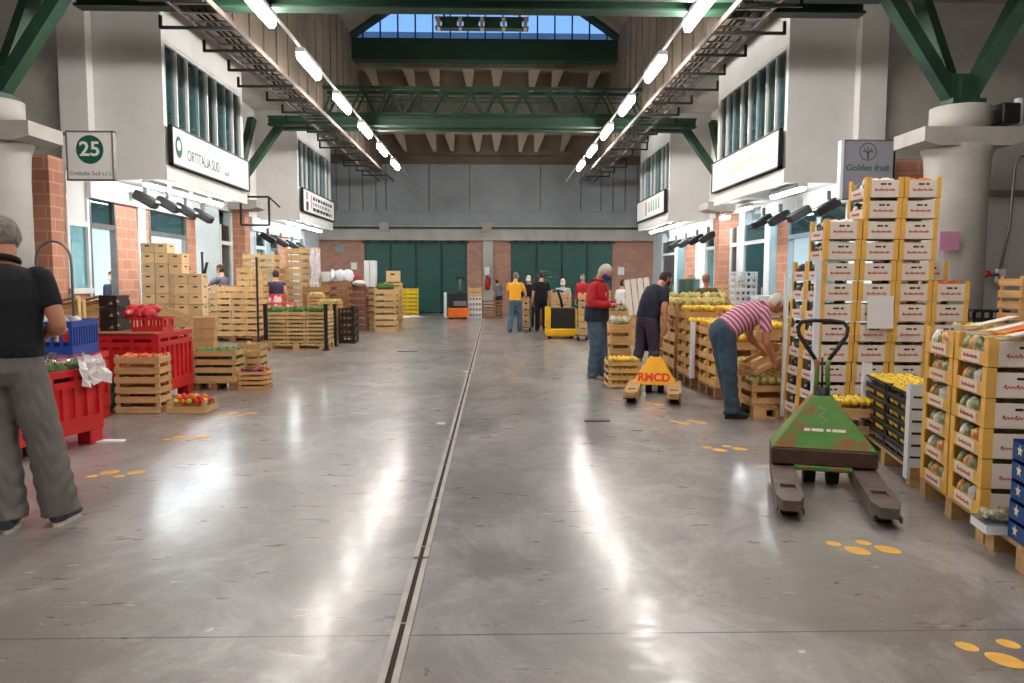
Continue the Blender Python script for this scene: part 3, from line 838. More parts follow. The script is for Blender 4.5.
text_mesh(b, 'Ortitalia Sud s.r.l.', .098, mat('grey_text', (120, 122, 126), .7), M @ Matrix.Translation((0, -.29, .002)))
b.build('lettering', o)
MB().bar((-w-.4, .0, h-.05), (-w, 0, h-.05), .05, .05, GALV).build('arm', o)

p0, p1 = PY(840, 140, 13.0), PY(892, 200, 13.0)
cx, cz = (p0.x+p1.x)/2, (p0.z+p1.z)/2; w, h = (p1.x-p0.x)/2, (p0.z-p1.z)/2
o = thing('hanging_sign', 'square grey hanging sign with a round tree emblem', 'sign', (cx, 13.0, cz))
MB().box((-w+.02, -.04, -h+.02), (w-.02, .04, h-.02), GREYP).build('panel', o)
b = MB()
b.box((-w, -.05, h-.02), (w, .05, h), GALV); b.box((-w, -.05, -h), (w, .05, -h+.02), GALV)
b.box((-w, -.06, -h), (-w+.05, .06, h), WPLAS); b.box((w-.03, -.05, -h), (w, .05, h), DARKM)
b.build('frame', o)
b = MB(); M = vm((0, -.041, 0), (1, 0, 0)); TI = mat('brown_ink', (92, 80, 74), .7, var=.05); G3 = mat('muted_green_ink', (70, 110, 88), .7, var=.05)
n = 28; k = b.mi(TI)
for i in range(n):
    a0, a1 = 2*PI*i/n, 2*PI*(i+1)/n
    f = b.bm.faces.new([b.bm.verts.new(M @ Vector((r*math.cos(a), h-.20+r*math.sin(a), .002))) for r, a in ((.135, a0), (.15, a0), (.15, a1), (.135, a1))]); f.material_index = k
for (x0, y0, x1, y1, wd) in ((0, -.13, 0, -.02, .03), (0, -.04, -.07, .06, .02), (0, -.04, .07, .06, .02), (0, -.02, 0, .09, .018), (-.04, .0, -.1, .0, .015), (.04, 0, .1, .0, .015)):
    a = Vector((x0, y0+h-.2, .003)); c = Vector((x1, y1+h-.2, .003)); t = (c-a).normalized(); nn = Vector((-t.y, t.x, 0))*wd/2
    f = b.bm.faces.new([b.bm.verts.new(M @ v) for v in (a-nn, c-nn, c+nn, a+nn)]); f.material_index = k
text_mesh(b, 'Golden fruit', .15, G3, M @ Matrix.Translation((0, h-.47, .002)), shear=.15, bold=.003)
text_mesh(b, 's.r.l.', .06, RINK, M @ Matrix.Translation((-.1, h-.6, .002)))
b.build('lettering', o)

# black square frame hanging on the left
p = PY(255, 211, 21.0)
o = thing('sign_frame', 'empty black square metal frame hanging before the brick pier', 'frame', p)
q = .38
for nm_, a, c in (('bar', (-q, 0, q), (q, 0, q)), ('bar', (-q, 0, -q), (q, 0, -q)), ('bar', (-q, 0, -q), (-q, 0, q)), ('bar', (q, 0, -q), (q, 0, q))):
    MB().bar(a, c, .05, .05, DARKM, up=(0, 1, 0)).build('bar', o)
MB().bar((q, 0, q), (q+.3, 0, q-.28), .04, .04, DARKM, up=(0, 1, 0)).build('arm', o)

# cable trays --------------------------------------------------------------
for side, nm in ((-1, 'left'), (1, 'right')):
    o = thing('cable_tray', 'long ladder cable tray under the ceiling edge on the %s' % nm, 'cable tray', (mir(4.22, side), 0, 5.6))
    for s in (-.30, .30): MB().box((s-.015, 8, -.05), (s+.015, 32.5, .04), STEELD).build('side_rail', o)
    q = MB()
    for i in range(60): q.box((-.285, 8.2+i*.4, -.02), (.285, 8.26+i*.4, 0), GALV)
    q.build('rung_lattice', o)
    for x in (-.12, -.03, .08):
        MB().tube([(x+.02*math.sin(i*1.3), 8+i*.9, .02) for i in range(28)], .02, BLACKR, n=6).build('cable', o)
    for i in range(18):
        y = 9+i*1.25; s = side
        q = MB(); e_ = .62 if i % 3 else .85; q.bar((-s*.30, y, -.07), (s*e_, y, -.07), .045, .045, DARKM); q.bar((s*e_, y, -.09), (s*e_, y, .12), .045, .045, DARKM, up=(1, 0, 0))
        q.bar((s*.1, y, -.07), (s*.1, y, .05), .03, .03, DARKM, up=(1, 0, 0)); q.build('bracket', o)
# dome camera
p = PY(739, 13, 13.0)
o = thing('dome_camera', 'white dome security camera under the green roof beam', 'camera', (p.x, p.y, p.z))
MB().tube([(0, 0, .28), (0, 0, .12), (0, 0, .1), (0, 0, -.04)], [.09, .1, .11, .11], WPLAS, n=14).build('housing', o)
MB().ball((0, 0, -.05), .1, BLACKP, 12, 8).build('dome', o)
MB().bar((0, 0, .25), (.3, 0, .3), .05, .05, WPLAS).build('arm', o)
# gantry hanging under the near roof beam
p = PY(482, 24, 14.5)
o = thing('hanging_gantry', 'green slatted gantry with pale pipe hanging before the lunette', 'gantry', (p.x, 14.5, p.z))
q = MB(); q.box((-.86, -.1, .07), (.86, .1, .10), GREENM); q.box((-.86, -.1, -.10), (.86, .1, -.07), GREENM); q.build('frame', o)
for i in range(5):
    MB().box((-.83+i*.4, -.105, -.105), (-.77+i*.4, .105, .105), CONC).build('post', o)
for i in range(4):
    MB().box((-.74+i*.4, -.03, -.07), (-.46+i*.4, .03, .07), GREENM).build('panel', o)
MB().tube([(-.85, .2, .42), (.9, .2, .30)], .09, CONC, n=10).build('pipe', o)
for x in (-.7, .7): MB().cyl((x, .05, .08), (x, .05, .7), .02, DARKM, n=6).build('hanger', o)
# near stub beams over the sides are part of the near cross beam (see above)
# ------------------------------------------------------------------ goods: prototypes
PKG = mat('film_wrapped_greens', (150, 150, 104), .25, var=.3, scale=22, second=(226, 224, 214), thr=(.54, .60), spec=.8)
PKW = mat('white_film_pack', (226, 222, 218), .25, var=.2, scale=20, second=(150, 150, 130), thr=(.5, .6), spec=.8)
PKO = mat('orange_film_pack', (226, 150, 80), .3, var=.2, scale=20, second=(236, 220, 200), thr=(.5, .58), spec=.8)
PKD = mat('film_wrapped_dark_fruit', (58, 52, 56), .25, var=.3, scale=14, second=(232, 228, 228), thr=(.53, .57), spec=.8)
PROTO = {}
def place(key, maker, loc, rotz, label, cat, group=None, rx=0.0, ry=0.0):
    if key not in PROTO:
        o = maker(); PROTO[key] = o
    else:
        o = dup(PROTO[key])
        if 'group' in o: del o['group']
    o.location = loc; o.rotation_euler = (rx, ry, rotz)
    tag(o, label, cat, group)
    return o

def ribbon(mb, M, pts, w, m):
    k = mb.mi(m); n = len(pts); prev = None
    for i, (x, y) in enumerate(pts):
        x0, y0 = pts[max(i-1, 0)]; x1, y1 = pts[min(i+1, n-1)]
        t = Vector((x1-x0, y1-y0, 0)); t.normalize(); nn = Vector((-t.y, t.x, 0))*w/2
        a = mb.bm.verts.new(M @ (Vector((x, y, .0012))+nn)); b = mb.bm.verts.new(M @ (Vector((x, y, .0012))-nn))
        if prev: f = mb.bm.faces.new((prev[0], prev[1], b, a)); f.material_index = k
        prev = (a, b)
def scribble(mb, M, w, h, m, seed=3):
    """a flowing line of brush script, too small in the photo to read letter by letter"""
    r = random.Random(seed); pts = []; x = -w/2
    hs = [1.5, .6, .6, 1.5, .7, .6, 1.3, .5, .7, 1.4, .6]
    st = w/len(hs)
    for i, k in enumerate(hs):
        for j in range(6):
            a = j/6*2*PI
            pts.append((x+st*(j/6)+.22*h*k*max(0, math.sin(a)), h*.5*k*math.sin(a)*(1 if math.sin(a) > 0 else .45)))
        x += st
    ribbon(mb, M, pts, h*.26, m)

def maker_carton(w, d, h, fresh=True):
    def f():
        o = thing('fruit_carton', '', 'carton')
        q = MB(); c = .13*w; t = .008
        q.box((-w/2+t, -d/2+t, 0), (w/2-t, d/2-t, .012), WCARD)
        for sx in (-1, 1):
            for sy in (-1, 1):
                x0, x1 = sorted((sx*w/2, sx*(w/2-c))); y0, y1 = sorted((sy*d/2, sy*(d/2-.012)))
                q.box((x0, y0, 0), (x1, y1, h-.003), YCARD)
                x0, x1 = sorted((sx*w/2, sx*(w/2-.012))); y0, y1 = sorted((sy*(d/2-.0125), sy*(d/2-.055)))
                q.box((x0, y0, 0), (x1, y1, h-.003), YCARD)
        q.build('tray', o)
        q = MB(); q.box((-w/2+.06, -d/2+.014, .0125), (w/2-.06, d/2-.014, h*.72), PKG if fresh else PKD); tag(q.build('fruit_shade_fill', o), None, None, None, 'stuff')  # block standing for the fruit, added to darken slots and open ends
        for sy, nm in ((-1, 'front_panel'), (1, 'back_panel')):
            q = MB(); y0, y1 = sorted((sy*(d/2-.001), sy*(d/2-.01)))
            q.box((-w/2+c, y0, .004), (w/2-c, y1, h*.84), WCARD)
            M = vm((0, sy*(d/2-.0005), h*.35), (-sy, 0, 0))
            scribble(q, M, w*.56, h*.13, RINK)
            M = vm((0, sy*(d/2-.0005), h*.64), (-sy, 0, 0))
            for i, ww in enumerate((.1, .06, .09)):
                x = (-.125+i*.1)*w; ribbon(q, M, [(x, 0), (x+ww*w*.95, 0)], h*.085, KINK)
            q.build(nm, o)
        for sx in (-1, 1):
            q = MB(); x0, x1 = sorted((sx*(w/2-.001), sx*(w/2-.011)))
            q.box((x0, -d/2+.056, .004), (x1, d/2-.056, h*.46), YCARD if fresh else WCARD)
            x0, x1 = sorted((sx*(w/2+.0015), sx*(w/2-.001)))
            q.box((x0, -d*.27, .012), (x1, d*.27, h*.44), WCARD)
            M = vm((sx*(w/2+.0018), 0, h*.23), (0, sx, 0)); scribble(q, M, d*.42, h*.15, RINK, 5)
            q.build('end_lip', o)
        return o
    return f

def slat_crate(w, d, h, nb, m, parts, name='slatted_crate', ends=True):
    """wooden produce crate, long side along x: boards with gaps, corner posts standing proud, slatted bottom"""
    def f():
        t = .009; gap = h*.20 if nb > 1 else 0; bh = (h*(.84 if nb > 1 else (.52 if parts else .70))-gap*(nb-1))/nb; z0 = h*.03
        def sides(q, sy):
            for i in range(nb):
                z = z0+i*(bh+gap); y0, y1 = sorted((sy*d/2, sy*(d/2-t))); q.box((-w/2, y0, z), (w/2, y1, z+bh), m)
        def endp(q, sx):
            for i in range(nb):
                z = z0+i*(bh+gap)+.002; x0, x1 = sorted((sx*(w/2-.001), sx*(w/2-.011))); q.box((x0, -d/2+t+.001, z), (x1, d/2-t-.001, z+bh), m)
        def post(q, sx, sy):
            x0, x1 = sx*(w/2-.012), sx*(w/2-.055); y0, y1 = sy*(d/2-t-.001), sy*(d/2-.05)
            q.prism([(x0, y0), (x1, y0), (x0, y1)], .001, h-.002, m, axis='z')
        def base(q):
            n = 5
            for i in range(n):
                y = -d/2+.012+i*(d-.024)/n; q.box((-w/2+.013, y, .001), (w/2-.013, y+(d-.024)/n*.8, .008), m)
        if not parts:
            q = MB(); base(q)
            for s in (-1, 1):
                sides(q, s); endp(q, s)
                for r in (-1, 1): post(q, s, r)
            return q.build(name)
        o = thing(name, '', 'crate')
        q = MB(); base(q); q.build('base', o)
        for s in (-1, 1):
            q = MB(); sides(q, s); q.build('side_panel', o)
            q = MB(); endp(q, s); q.build('end_panel', o)
            for r in (-1, 1): q = MB(); post(q, s, r); q.build('corner_post', o)
        return o
    return f

def solid_box(w, d, h, m, name='carton', tape=None, hole=True, parts=False):
    """closed or open carton / box with a lip, hand holes and optional tape"""
    def f():
        q = MB(); q.box((-w/2, -d/2, 0), (w/2, d/2, h-.004), m, bev=.004)
        if hole:
            for s in (-1, 1):
                y0, y1 = sorted((s*(d/2+.0015), s*(d/2-.01))); q.box((-w*.16, y0, h*.62), (w*.16, y1, h*.76), DARKIN)
                x0, x1 = sorted((s*(w/2+.0015), s*(w/2-.01))); q.box((x0, -d*.16, h*.62), (x1, d*.16, h*.76), DARKIN)
        if tape: q.box((-w/2-.0015, -.03, h*.4), (w/2+.0015, .03, h-.002), tape)
        return q.build(name)
    return f

def plastic_crate(w, d, h, m, name='plastic_crate', slots=5, label=None):
    """open moulded crate: rim, ribbed walls with slots, base"""
    def f():
        q = MB(); t = .012
        q.box((-w/2, -d/2, 0), (w/2, d/2, .012), m)
        for s in (-1, 1):
            y0, y1 = sorted((s*d/2, s*(d/2-t))); x0, x1 = sorted((s*w/2, s*(w/2-t)))
            q.box((-w/2, y0, .012), (w/2, y1, h*.30), m); q.box((-w/2, y0, h*.82), (w/2, y1, h-.003), m)
            q.box((x0, -d/2+t, .012), (x1, d/2-t, h*.30), m); q.box((x0, -d/2+t, h*.82), (x1, d/2-t, h-.003), m)
            for i in range(slots+1):
                x = -w/2+i*(w-.03)/slots; q.box((x, y0, h*.30), (x+.03, y1, h*.82), m)
            for i in range(slots):
                y = -d/2+i*(d-.03)/(slots-1); q.box((x0, y, h*.30), (x1, y+.03, h*.82), m)
        q.box((-w/2-.008, -d/2-.008, h-.02), (w/2+.008, -d/2+.004, h-.004), m); q.box((-w/2-.008, d/2-.004, h-.02), (w/2+.008, d/2+.008, h-.004), m)
        return q.build(name)
    return f

def maker_pallet(w, d, m):
    def f():
        o = thing('pallet', '', 'pallet')
        q = MB(); n = 7
        for i in range(n): x = -w/2+i*(w-.11)/(n-1); q.box((x, -d/2, .118), (x+.11, d/2, .14), m)
        for y in (-d/2+.05, 0, d/2-.05): q.box((-w/2, y-.05, .098), (w/2, y+.05, .1175), m)
        q.build('deck', o)
        for y in (-d/2+.05, 0, d/2-.05):
            q = MB(); q.box((-w/2, y-.05, 0), (w/2, y+.05, .018), m)
            for x in (-w/2+.07, 0, w/2-.07): q.box((x-.07, y-.05, .0181), (x+.07, y+.05, .0979), m)
            q.build('skid', o)
        return o
    return f
def pallet(loc, w, d, rotz, lab, m=None):
    return place('pal%.2f_%.2f_%s' % (w, d, (m or WOODP).name), maker_pallet(w, d, m or WOODP), loc, rotz, lab, 'pallet')

def maker_ball(r, m, name, kind='fruit', rough=.05, seg=10, rings=7):
    def f():
        q = MB()
        if kind == 'leaf': q.ball((0, 0, 0), r, m, 14, 10, rough=.55)
        elif kind == 'lemon': 
            pts = [(0, 0, -r*1.25), (0, 0, -r*1.05), (0, 0, -r*.6), (0, 0, 0), (0, 0, r*.6), (0, 0, r*1.05), (0, 0, r*1.25)]
            q.tube([(p[2], 0, 0) for p in pts], [r*.12, r*.35, r*.8, r, r*.8, r*.35, r*.12], m, n=10)
        else:
            q.ball((0, 0, 0), (r, r, r*.92), m, seg, rings, rough=rough); q.tube([(0, 0, r*.8), (.004, 0, r*1.12)], .004, WOODB, n=5)
        return q.build(name)
    return f
FR = {
    'apple': (('red_apple', .037, REDF, 'fruit'), ('green_apple', .037, GREENF, 'fruit'), ('orange', .038, ORANGEF, 'fruit')),
}
def fill(loc, rotz, w, d, nx, ny, kinds, desc, cat, group, lift=0.0, jit=.12, rows=None):
    """fruit laid in rows in a crate: kinds = [(name, radius, material, shape)]"""
    R = Matrix.Rotation(rotz, 3, 'Z'); rr = random.Random(hash((round(loc[0], 2), round(loc[1], 2), nx)) & 0xffff)
    for i in range(nx):
        for j in range(ny):
            if rows is not None and j not in rows: continue
            nm, r, m, sh = kinds[rr.randrange(len(kinds))]
            v = Vector((-w/2+(i+.5)*w/nx+rr.uniform(-1, 1)*jit*w/nx, -d/2+(j+.5)*d/ny+rr.uniform(-1, 1)*jit*d/ny, r+lift+rr.uniform(0, .006)))
            p = Vector(loc)+R @ v
            word = nm.replace('_', ' ')
            place('ball%s%.3f' % (nm, r), maker_ball(r, m, nm, sh), p, rr.uniform(0, 6), (desc % word) if '%s' in desc else desc, cat, (group % word) if '%s' in group else group, rx=rr.uniform(-.5, .5))

COLN = {1: [''], 2: ['left', 'right'], 3: ['left', 'middle', 'right'], 4: ['leftmost', 'left-middle', 'right-middle', 'rightmost'], 5: ['first', 'second', 'third', 'fourth', 'fifth']}
ROWN = {1: [''], 2: ['front', 'rear'], 3: ['front', 'middle', 'rear'], 4: ['nearest', 'second', 'third', 'farthest']}
def stack(key, maker, name_cat, cx, cy, z0, rotz, dims, heights, desc, group=None, vis=None, jit=.006, colnames=None, gap=.004, slant=0.0):
    """heights[row][col]; row 0 is nearest the viewer. Returns the world centre of every column's top: {(row, col): Vector}"""
    w, d, h = dims; ny, nx = len(heights), len(heights[0])
    R = Matrix.Rotation(rotz, 3, 'Z'); tops = {}; rr = random.Random(int(abs(cx*100)+abs(cy*1000)))
    cn = colnames or COLN[nx]; rn = ROWN[ny]
    for r in range(ny):
        for c in range(nx):
            n = heights[r][c]
            lx = (c-(nx-1)/2)*(w+gap); ly = (r-(ny-1)/2)*(d+gap)
            for k in range(n):
                if r > 0 and vis is not None and c != vis and k < heights[r-1][c]-1: continue
                p = Vector((cx, cy, z0+k*h))+R @ Vector((lx+slant*k+rr.uniform(-jit, jit)*.5, ly+rr.uniform(-jit, jit)*.5, 0))
                where = ' '.join(x for x in (cn[c], rn[r]) if x)
                lab = desc + (', ' + level_word(k, n) if n > 1 else '')
                if where: lab += ' in %s column' % where if n > 1 else ', %s column' % where
                place(key, maker, p, rotz+rr.uniform(-jit, jit), lab, name_cat, group)
            tops[(r, c)] = Vector((cx, cy, z0+n*h))+R @ Vector((lx+slant*n, ly, 0))
    return tops

def board(lab, p, h, w=.05, m=None, rz=0):
    q = MB(); q.box((0, 0, 0), (w, .004, h), m or WPLAS); q.box((0, .0041, 0), (.004, w, h), m or WPLAS)
    return tag(q.build('corner_board', loc=p, rotz=rz), lab, 'corner board')

# ================================================================== RIGHT SIDE
# R1 near carton stack on a pallet, 6 high, two columns along the hall
C1 = maker_carton(.42, .46, .172)
pA, pB = PZ(979, 544), PZ(915, 494)
dirv = (pB-pA).normalized(); rot1 = math.atan2(dirv.y, dirv.x)-PI/2
L1 = (pB-pA).length
def off(p, rot, x, y, z=0):
    return Vector((p.x, p.y, 0))+Matrix.Rotation(rot, 3, 'Z') @ Vector((x, y, z))
pc = off(pA, rot1, .62, .5)
pallet((pc.x, pc.y, 0), 1.2, 1.0, rot1, 'light wooden pallet under the nearest carton stack at right', WOODP)
c1 = off(pA, rot1, .215, .5)
t1 = stack('c1', C1, 'carton', c1.x, c1.y, .141, rot1, (.42, .472, .174), [[6], [6]], 'golden fruit carton on the nearest right pallet', None, None, gap=.012)
def maker_pack(m, r, nm):
    def f():
        q = MB(); q.ball((0, 0, 0), r, m, 12, 8, rough=.35); return q.build(nm)
    return f
for (r, c), t in t1.items():
    for k in range(6):
        for j in range(4):
            p = Vector((t.x, t.y, .141+k*.174+.078+(.02 if k == 5 else 0)))+Matrix.Rotation(rot1, 3, 'Z') @ Vector((-.172+.008*((j+k) % 2), -.132+j*.088, 0))
            mm, nm_ = ((PKG, 'pale green'), (PKW, 'white film'), (PKG, 'pale green'), (PKO, 'orange'))[(j+k+r) % 4]
            place('pkg'+mm.name, maker_pack(mm, (.026, .036, .062), 'fruit_pack'), p, rot1+j*.7, '%s pack standing in the open ends of nearest golden cartons' % nm_, 'fruit pack', '%s packs in the nearest golden cartons' % nm_, rx=(j-1.5)*.25)
# lids and paper strips on top of the near stack
for i, (dx, dy, ln, an, m) in enumerate(((.05, .05, .6, .25, WCARD), (.12, .30, .62, .35, ORANGEF), (.1, .38, .7, .3, WCARD), (.3, .62, .6, .4, ORANGEF), (.15, .72, .75, .33, WCARD), (.45, .35, .5, .2, WCARD))):
    p = off(pA, rot1, dx+.16, dy, 1.20+.006*i)
    q = MB(); q.box((-ln/2, -.03, 0), (ln/2, .03, .012), m); q.box((-ln/2, -.03, .0121), (-ln/2+.05, .03, .018), YCARD)
    o = q.build('lid_strip', loc=p, rotz=rot1+an+.5); o.rotation_euler.y = -.06
    tag(o, '%s strip lying on the nearest carton stack, %s from the front' % ('orange card' if m is ORANGEF else 'white card', ORD[i+1]), 'card strip')

# R2 blue cartons with star marks, on their own pallet in front of R1
pR2 = off(pA, rot1, 0, -.46)
pp = off(pA, rot1, .62, -.43); pallet((pp.x, pp.y, 0), 1.2, .8, rot1, 'light wooden pallet at the right edge under blue cartons', WOODP)
BLUEC = mat('blue_carton_print', (28, 72, 132), .55, var=.08)
def maker_blue():
    w, d, h = .4, .3, .105
    o = thing('blue_carton', '', 'carton')
    q = MB(); t = .008
    q.box((-w/2, -d/2, 0), (w/2, d/2, .01), BLUEC)
    for s in (-1, 1):
        y0, y1 = sorted((s*d/2, s*(d/2-t))); q.box((-w/2, y0, .01), (w/2, y1, h-.003), BLUEC)
        x0, x1 = sorted((s*w/2, s*(w/2-t))); q.box((x0, -d/2+t, .01), (x1, d/2-t, h*.8), BLUEC)
    q.build('tray', o)
    q = MB(); M = vm((0, -d/2-.001, h*.5), (1, 0, 0)); ST = mat('pale_star_print', (236, 220, 190), .6, var=.1)
    for cx_ in (-.125, .0, .125):
        k = q.mi(ST); n = 10
        vs = [q.bm.verts.new(M @ Vector((cx_+(.03 if i % 2 == 0 else .014)*math.cos(PI/2+2*PI*i/n), (.034 if i % 2 == 0 else .014)*math.sin(PI/2+2*PI*i/n), .001))) for i in range(n)]
        f = q.bm.faces.new(vs); f.material_index = k
    M = vm((-w/2-.001, 0, h*.5), (0, -1, 0))
    for cx_ in (-.07, .07):
        vs = [q.bm.verts.new(M @ Vector((cx_+(.032 if i % 2 == 0 else .014)*math.cos(PI/2+2*PI*i/n), (.036 if i % 2 == 0 else .014)*math.sin(PI/2+2*PI*i/n), .001))) for i in range(n)]
        f = q.bm.faces.new(vs); f.material_index = k
    q.build('star_print', o)
    return o
pb = PZ(1009, 562)
pb = PZ(1007, 535, .141); pb = off(pb, rot1, .2, -.16)
stack('blue', maker_blue, 'carton', pb.x, pb.y, .141, rot1, (.4, .3, .106), [[5]], 'blue star-printed carton at the right edge')
pt = PZ(996, 526, .16); pt = off(pt, rot1, .03, -.0)
q = MB(); q.box((-.12, -.1, 0), (.12, .1, .05), WPLAS); q.box((-.125, -.105, .05), (.125, .105, .056), FILM)
tag(q.build('tray', loc=(pt.x, pt.y, .141), rotz=rot1), 'white tray of wrapped greens on the right edge pallet', 'tray')
for i in range(4):
    p = Vector((pt.x, pt.y, .141+.056+.03))+Vector((-.075+.05*i, .02*(-1)**i, 0))
    place('pkt', maker_pack(PKG, (.035, .06, .03), 'wrapped_greens'), p, rot1+i, 'wrapped pack of pale greens in the white tray at right edge', 'vegetable pack', 'greens in the white tray')

# R3 black crates of yellow fruit on a pallet with white corner boards
qA, qB = PZ(907, 487), PZ(858, 446)
d3 = (qB-qA).normalized(); rot3 = math.atan2(d3.y, d3.x)-PI/2; L3 = (qB-qA).length
pc = off(qA, rot3, .42, L3/2)
pallet((pc.x, pc.y, 0), .8, L3-.02, rot3, 'wooden pallet under the black crates of yellow fruit', WOODP)
wd3 = (L3-.04)/2-.01
BK = plastic_crate(.40, wd3, .086, BLACKP, 'black_crate', 3)
c3 = off(qA, rot3, .225, L3/2)
t3 = stack('bk', BK, 'crate', c3.x, c3.y, .141, rot3, (.40, wd3, .088), [[6], [6]], 'black plastic crate of yellow fruit beside green pallet truck', gap=.012)
for (r, c), t in t3.items():
    for k in range(6):
        base = Vector((t.x, t.y, .141+k*.088+.013))
        if k == 5: fill(base, rot3, .35, wd3-.05, 5, 6, [('yellow_fruit', .036, YELF, 'fruit')], 'round yellow fruit heaped in the top black crates', 'fruit', 'yellow fruit in the top black crates', lift=.018)
        else:
            b2 = base+Matrix.Rotation(rot3, 3, 'Z') @ Vector((-.155, 0, 0))
            fill(b2, rot3, .05, wd3-.06, 1, 6, [('yellow_fruit', .036, YELF, 'fruit')], 'round yellow fruit showing through the slots of black crates', 'fruit', 'yellow fruit inside the lower black crates')
for k, lab in ((0.19, 'low grey strap around the black crate stack'), (.50, 'upper grey strap around the black crate stack')):
    q = MB(); p0 = off(qA, rot3, .025, .05, k); 
    q.box((0, 0, 0), (.004, L3-.1, .018), GALV); tag(q.build('strap', loc=p0, rotz=rot3), lab, 'strap')
board('white corner board at the near end of black crate stack', off(qA, rot3, -.0, .02, .05), .70, .09, WPLAS, rot3)
board('white corner board at the far end of black crate stack', off(qA, rot3, -.0, L3-.09, .05), .72, .07, WPLAS, rot3)

# R4 tall carton stack
S4w, S4d, S4h = .345, .40, .193
fA = Vector((3.03, 7.1, 0)); rot4 = math.radians(-2.5)
C4 = maker_carton(S4w-.004, S4d-.004, S4h-.001, False)
c4 = off(fA, rot4, 1.5*S4w+S4w/2+.006, S4d+.01)
pallet((c4.x, c4.y, 0), 4*S4w-.02, .84, rot4, 'wooden pallet under the tallest carton stack', WOODP)
t4 = stack('c4', C4, 'carton', c4.x, c4.y, .141, rot4, (S4w, S4d, S4h), [[10, 12, 12, 7], [8, 10, 10, 8]], 'yellow-edged white carton in the tallest stack', None, 0, gap=.004, slant=.008)
def pack4(r, c, k):
    t = t4[(r, c)]; z = .141+k*S4h
    for j in (-1, 1):
        p = Vector((t.x, t.y, z+.095))+Matrix.Rotation(rot4, 3, 'Z') @ Vector((-S4w/2+.062+.008*(k-(10, 12, 12, 7)[c] if r == 0 else k-(8, 10, 10, 8)[c]), j*.075, 0))
        place('pkd', maker_pack(PKD, (.044, .058, .072), 'fruit_pack'), p, j+k, 'dark fruit wrapped in white film in the tall carton stack', 'fruit pack', 'packs in the open ends of the tall stack')
for k in range(10): pack4(0, 0, k)
for k in range(8): pack4(1, 0, k)
for k in (10, 11): pack4(0, 1, k)
for c in (1, 2, 0, 3):
    t = t4[(0, c)]
    for j in range(4):
        p = t+Vector((-.12+j*.08, -.08+.05*(j % 2), -.045))
        m = WCARD if c in (0, 1) else ORANGEF
        place('top%s' % m.name, maker_pack(m, (.05, .07, .045), 'wrapped_fruit'), p, j*.8, '%s-wrapped fruit on top of the tallest carton stack' % ('white' if m is WCARD else 'orange'), 'fruit pack', '%s wrapped fruit topping the tallest stack' % ('white' if m is WCARD else 'orange'))
board('tall white corner board at near edge of the tallest stack', off(fA, rot4, -.008, -.012, .14), 1.55, .05, WPLAS, rot4)
board('tall white corner board at far edge of the tallest stack', off(fA, rot4, -.012, .82, .05), 1.5, .04, WPLAS, rot4)
p = PY(879.5, 312, 7.06)
q = MB(); q.box((-.125, -.004, 0), (.125, 0, .15), PAPER); q.box((-.125, -.012, -.155), (.125, -.008, -.001), PAPER)
tag(q.build('paper_sheet', loc=(p.x, p.y-.01, p.z)), 'folded white paper sheet hanging on the tallest carton stack', 'paper')
p0, p1 = PY(845, 334, 7.07), PY(935, 334, 7.02)
tag(MB().bar(p0, p1, .012, .003, WCARD).build('strap'), 'pale strap across the front of the tallest carton stack', 'strap')

# R5 odds between the tall stack and the right edge
def rbox(lab, cat, key, mk, px, py, y, rz=0, group=None):
    p = PY(px, py, y); return place(key, mk, (p.x, p.y, p.z), rz, lab, cat, group)
p = PY(985, 320, 7.6)
s5 = slat_crate(.5, .32, .17, 2, WOODO, True)
stack('s5', s5, 'crate', p.x+.05, 7.75, 0, .05, (.5, .32, .172), [[6]], 'pale slatted crate behind the nearest cartons')
fill((p.x+.05, 7.75, 1.03-.09), .05, .44, .27, 5, 3, [('pale_leaf', .055, PALEL, 'leaf')], 'pale leafy vegetable in the crate behind nearest cartons', 'vegetable', 'pale vegetables behind the nearest cartons')
p = PY(986, 304, 8.3)
place('bk5', plastic_crate(.4, .3, .14, BLACKP, 'black_crate', 4), (p.x, 8.35, 1.03), 0, 'single black crate atop the slatted crates by grey door', 'crate')
stack('s5', s5, 'crate', p.x, 8.35, 0, 0, (.5, .32, .172), [[6]], 'slatted crate under the single black crate')
p = PY(1020, 300, 6.3)
stack('s5b', slat_crate(.4, .3, .19, 2, WOODO, True), 'crate', p.x+.14, 6.35, 0, 0, (.4, .3, .192), [[8]], 'slatted crate in the stack cut by right edge')
# yellow fruit trays behind the green pallet truck
p = PY(846, 410, 6.75)
stack('s6', slat_crate(.4, .3, .15, 1, WOODO, True), 'crate', p.x+.02, 6.62, .145, rot3, (.4, .3, .152), [[2]], 'low wooden tray between tall stack and black crates')
fill((p.x+.02, 6.62, 2*.152+.145-.10), rot3, .36, .26, 6, 4, [('yellow_fruit', .036, YELF, 'fruit')], 'yellow fruit in the tray behind the green pallet truck', 'fruit', 'yellow fruit behind the green pallet truck', lift=.04)

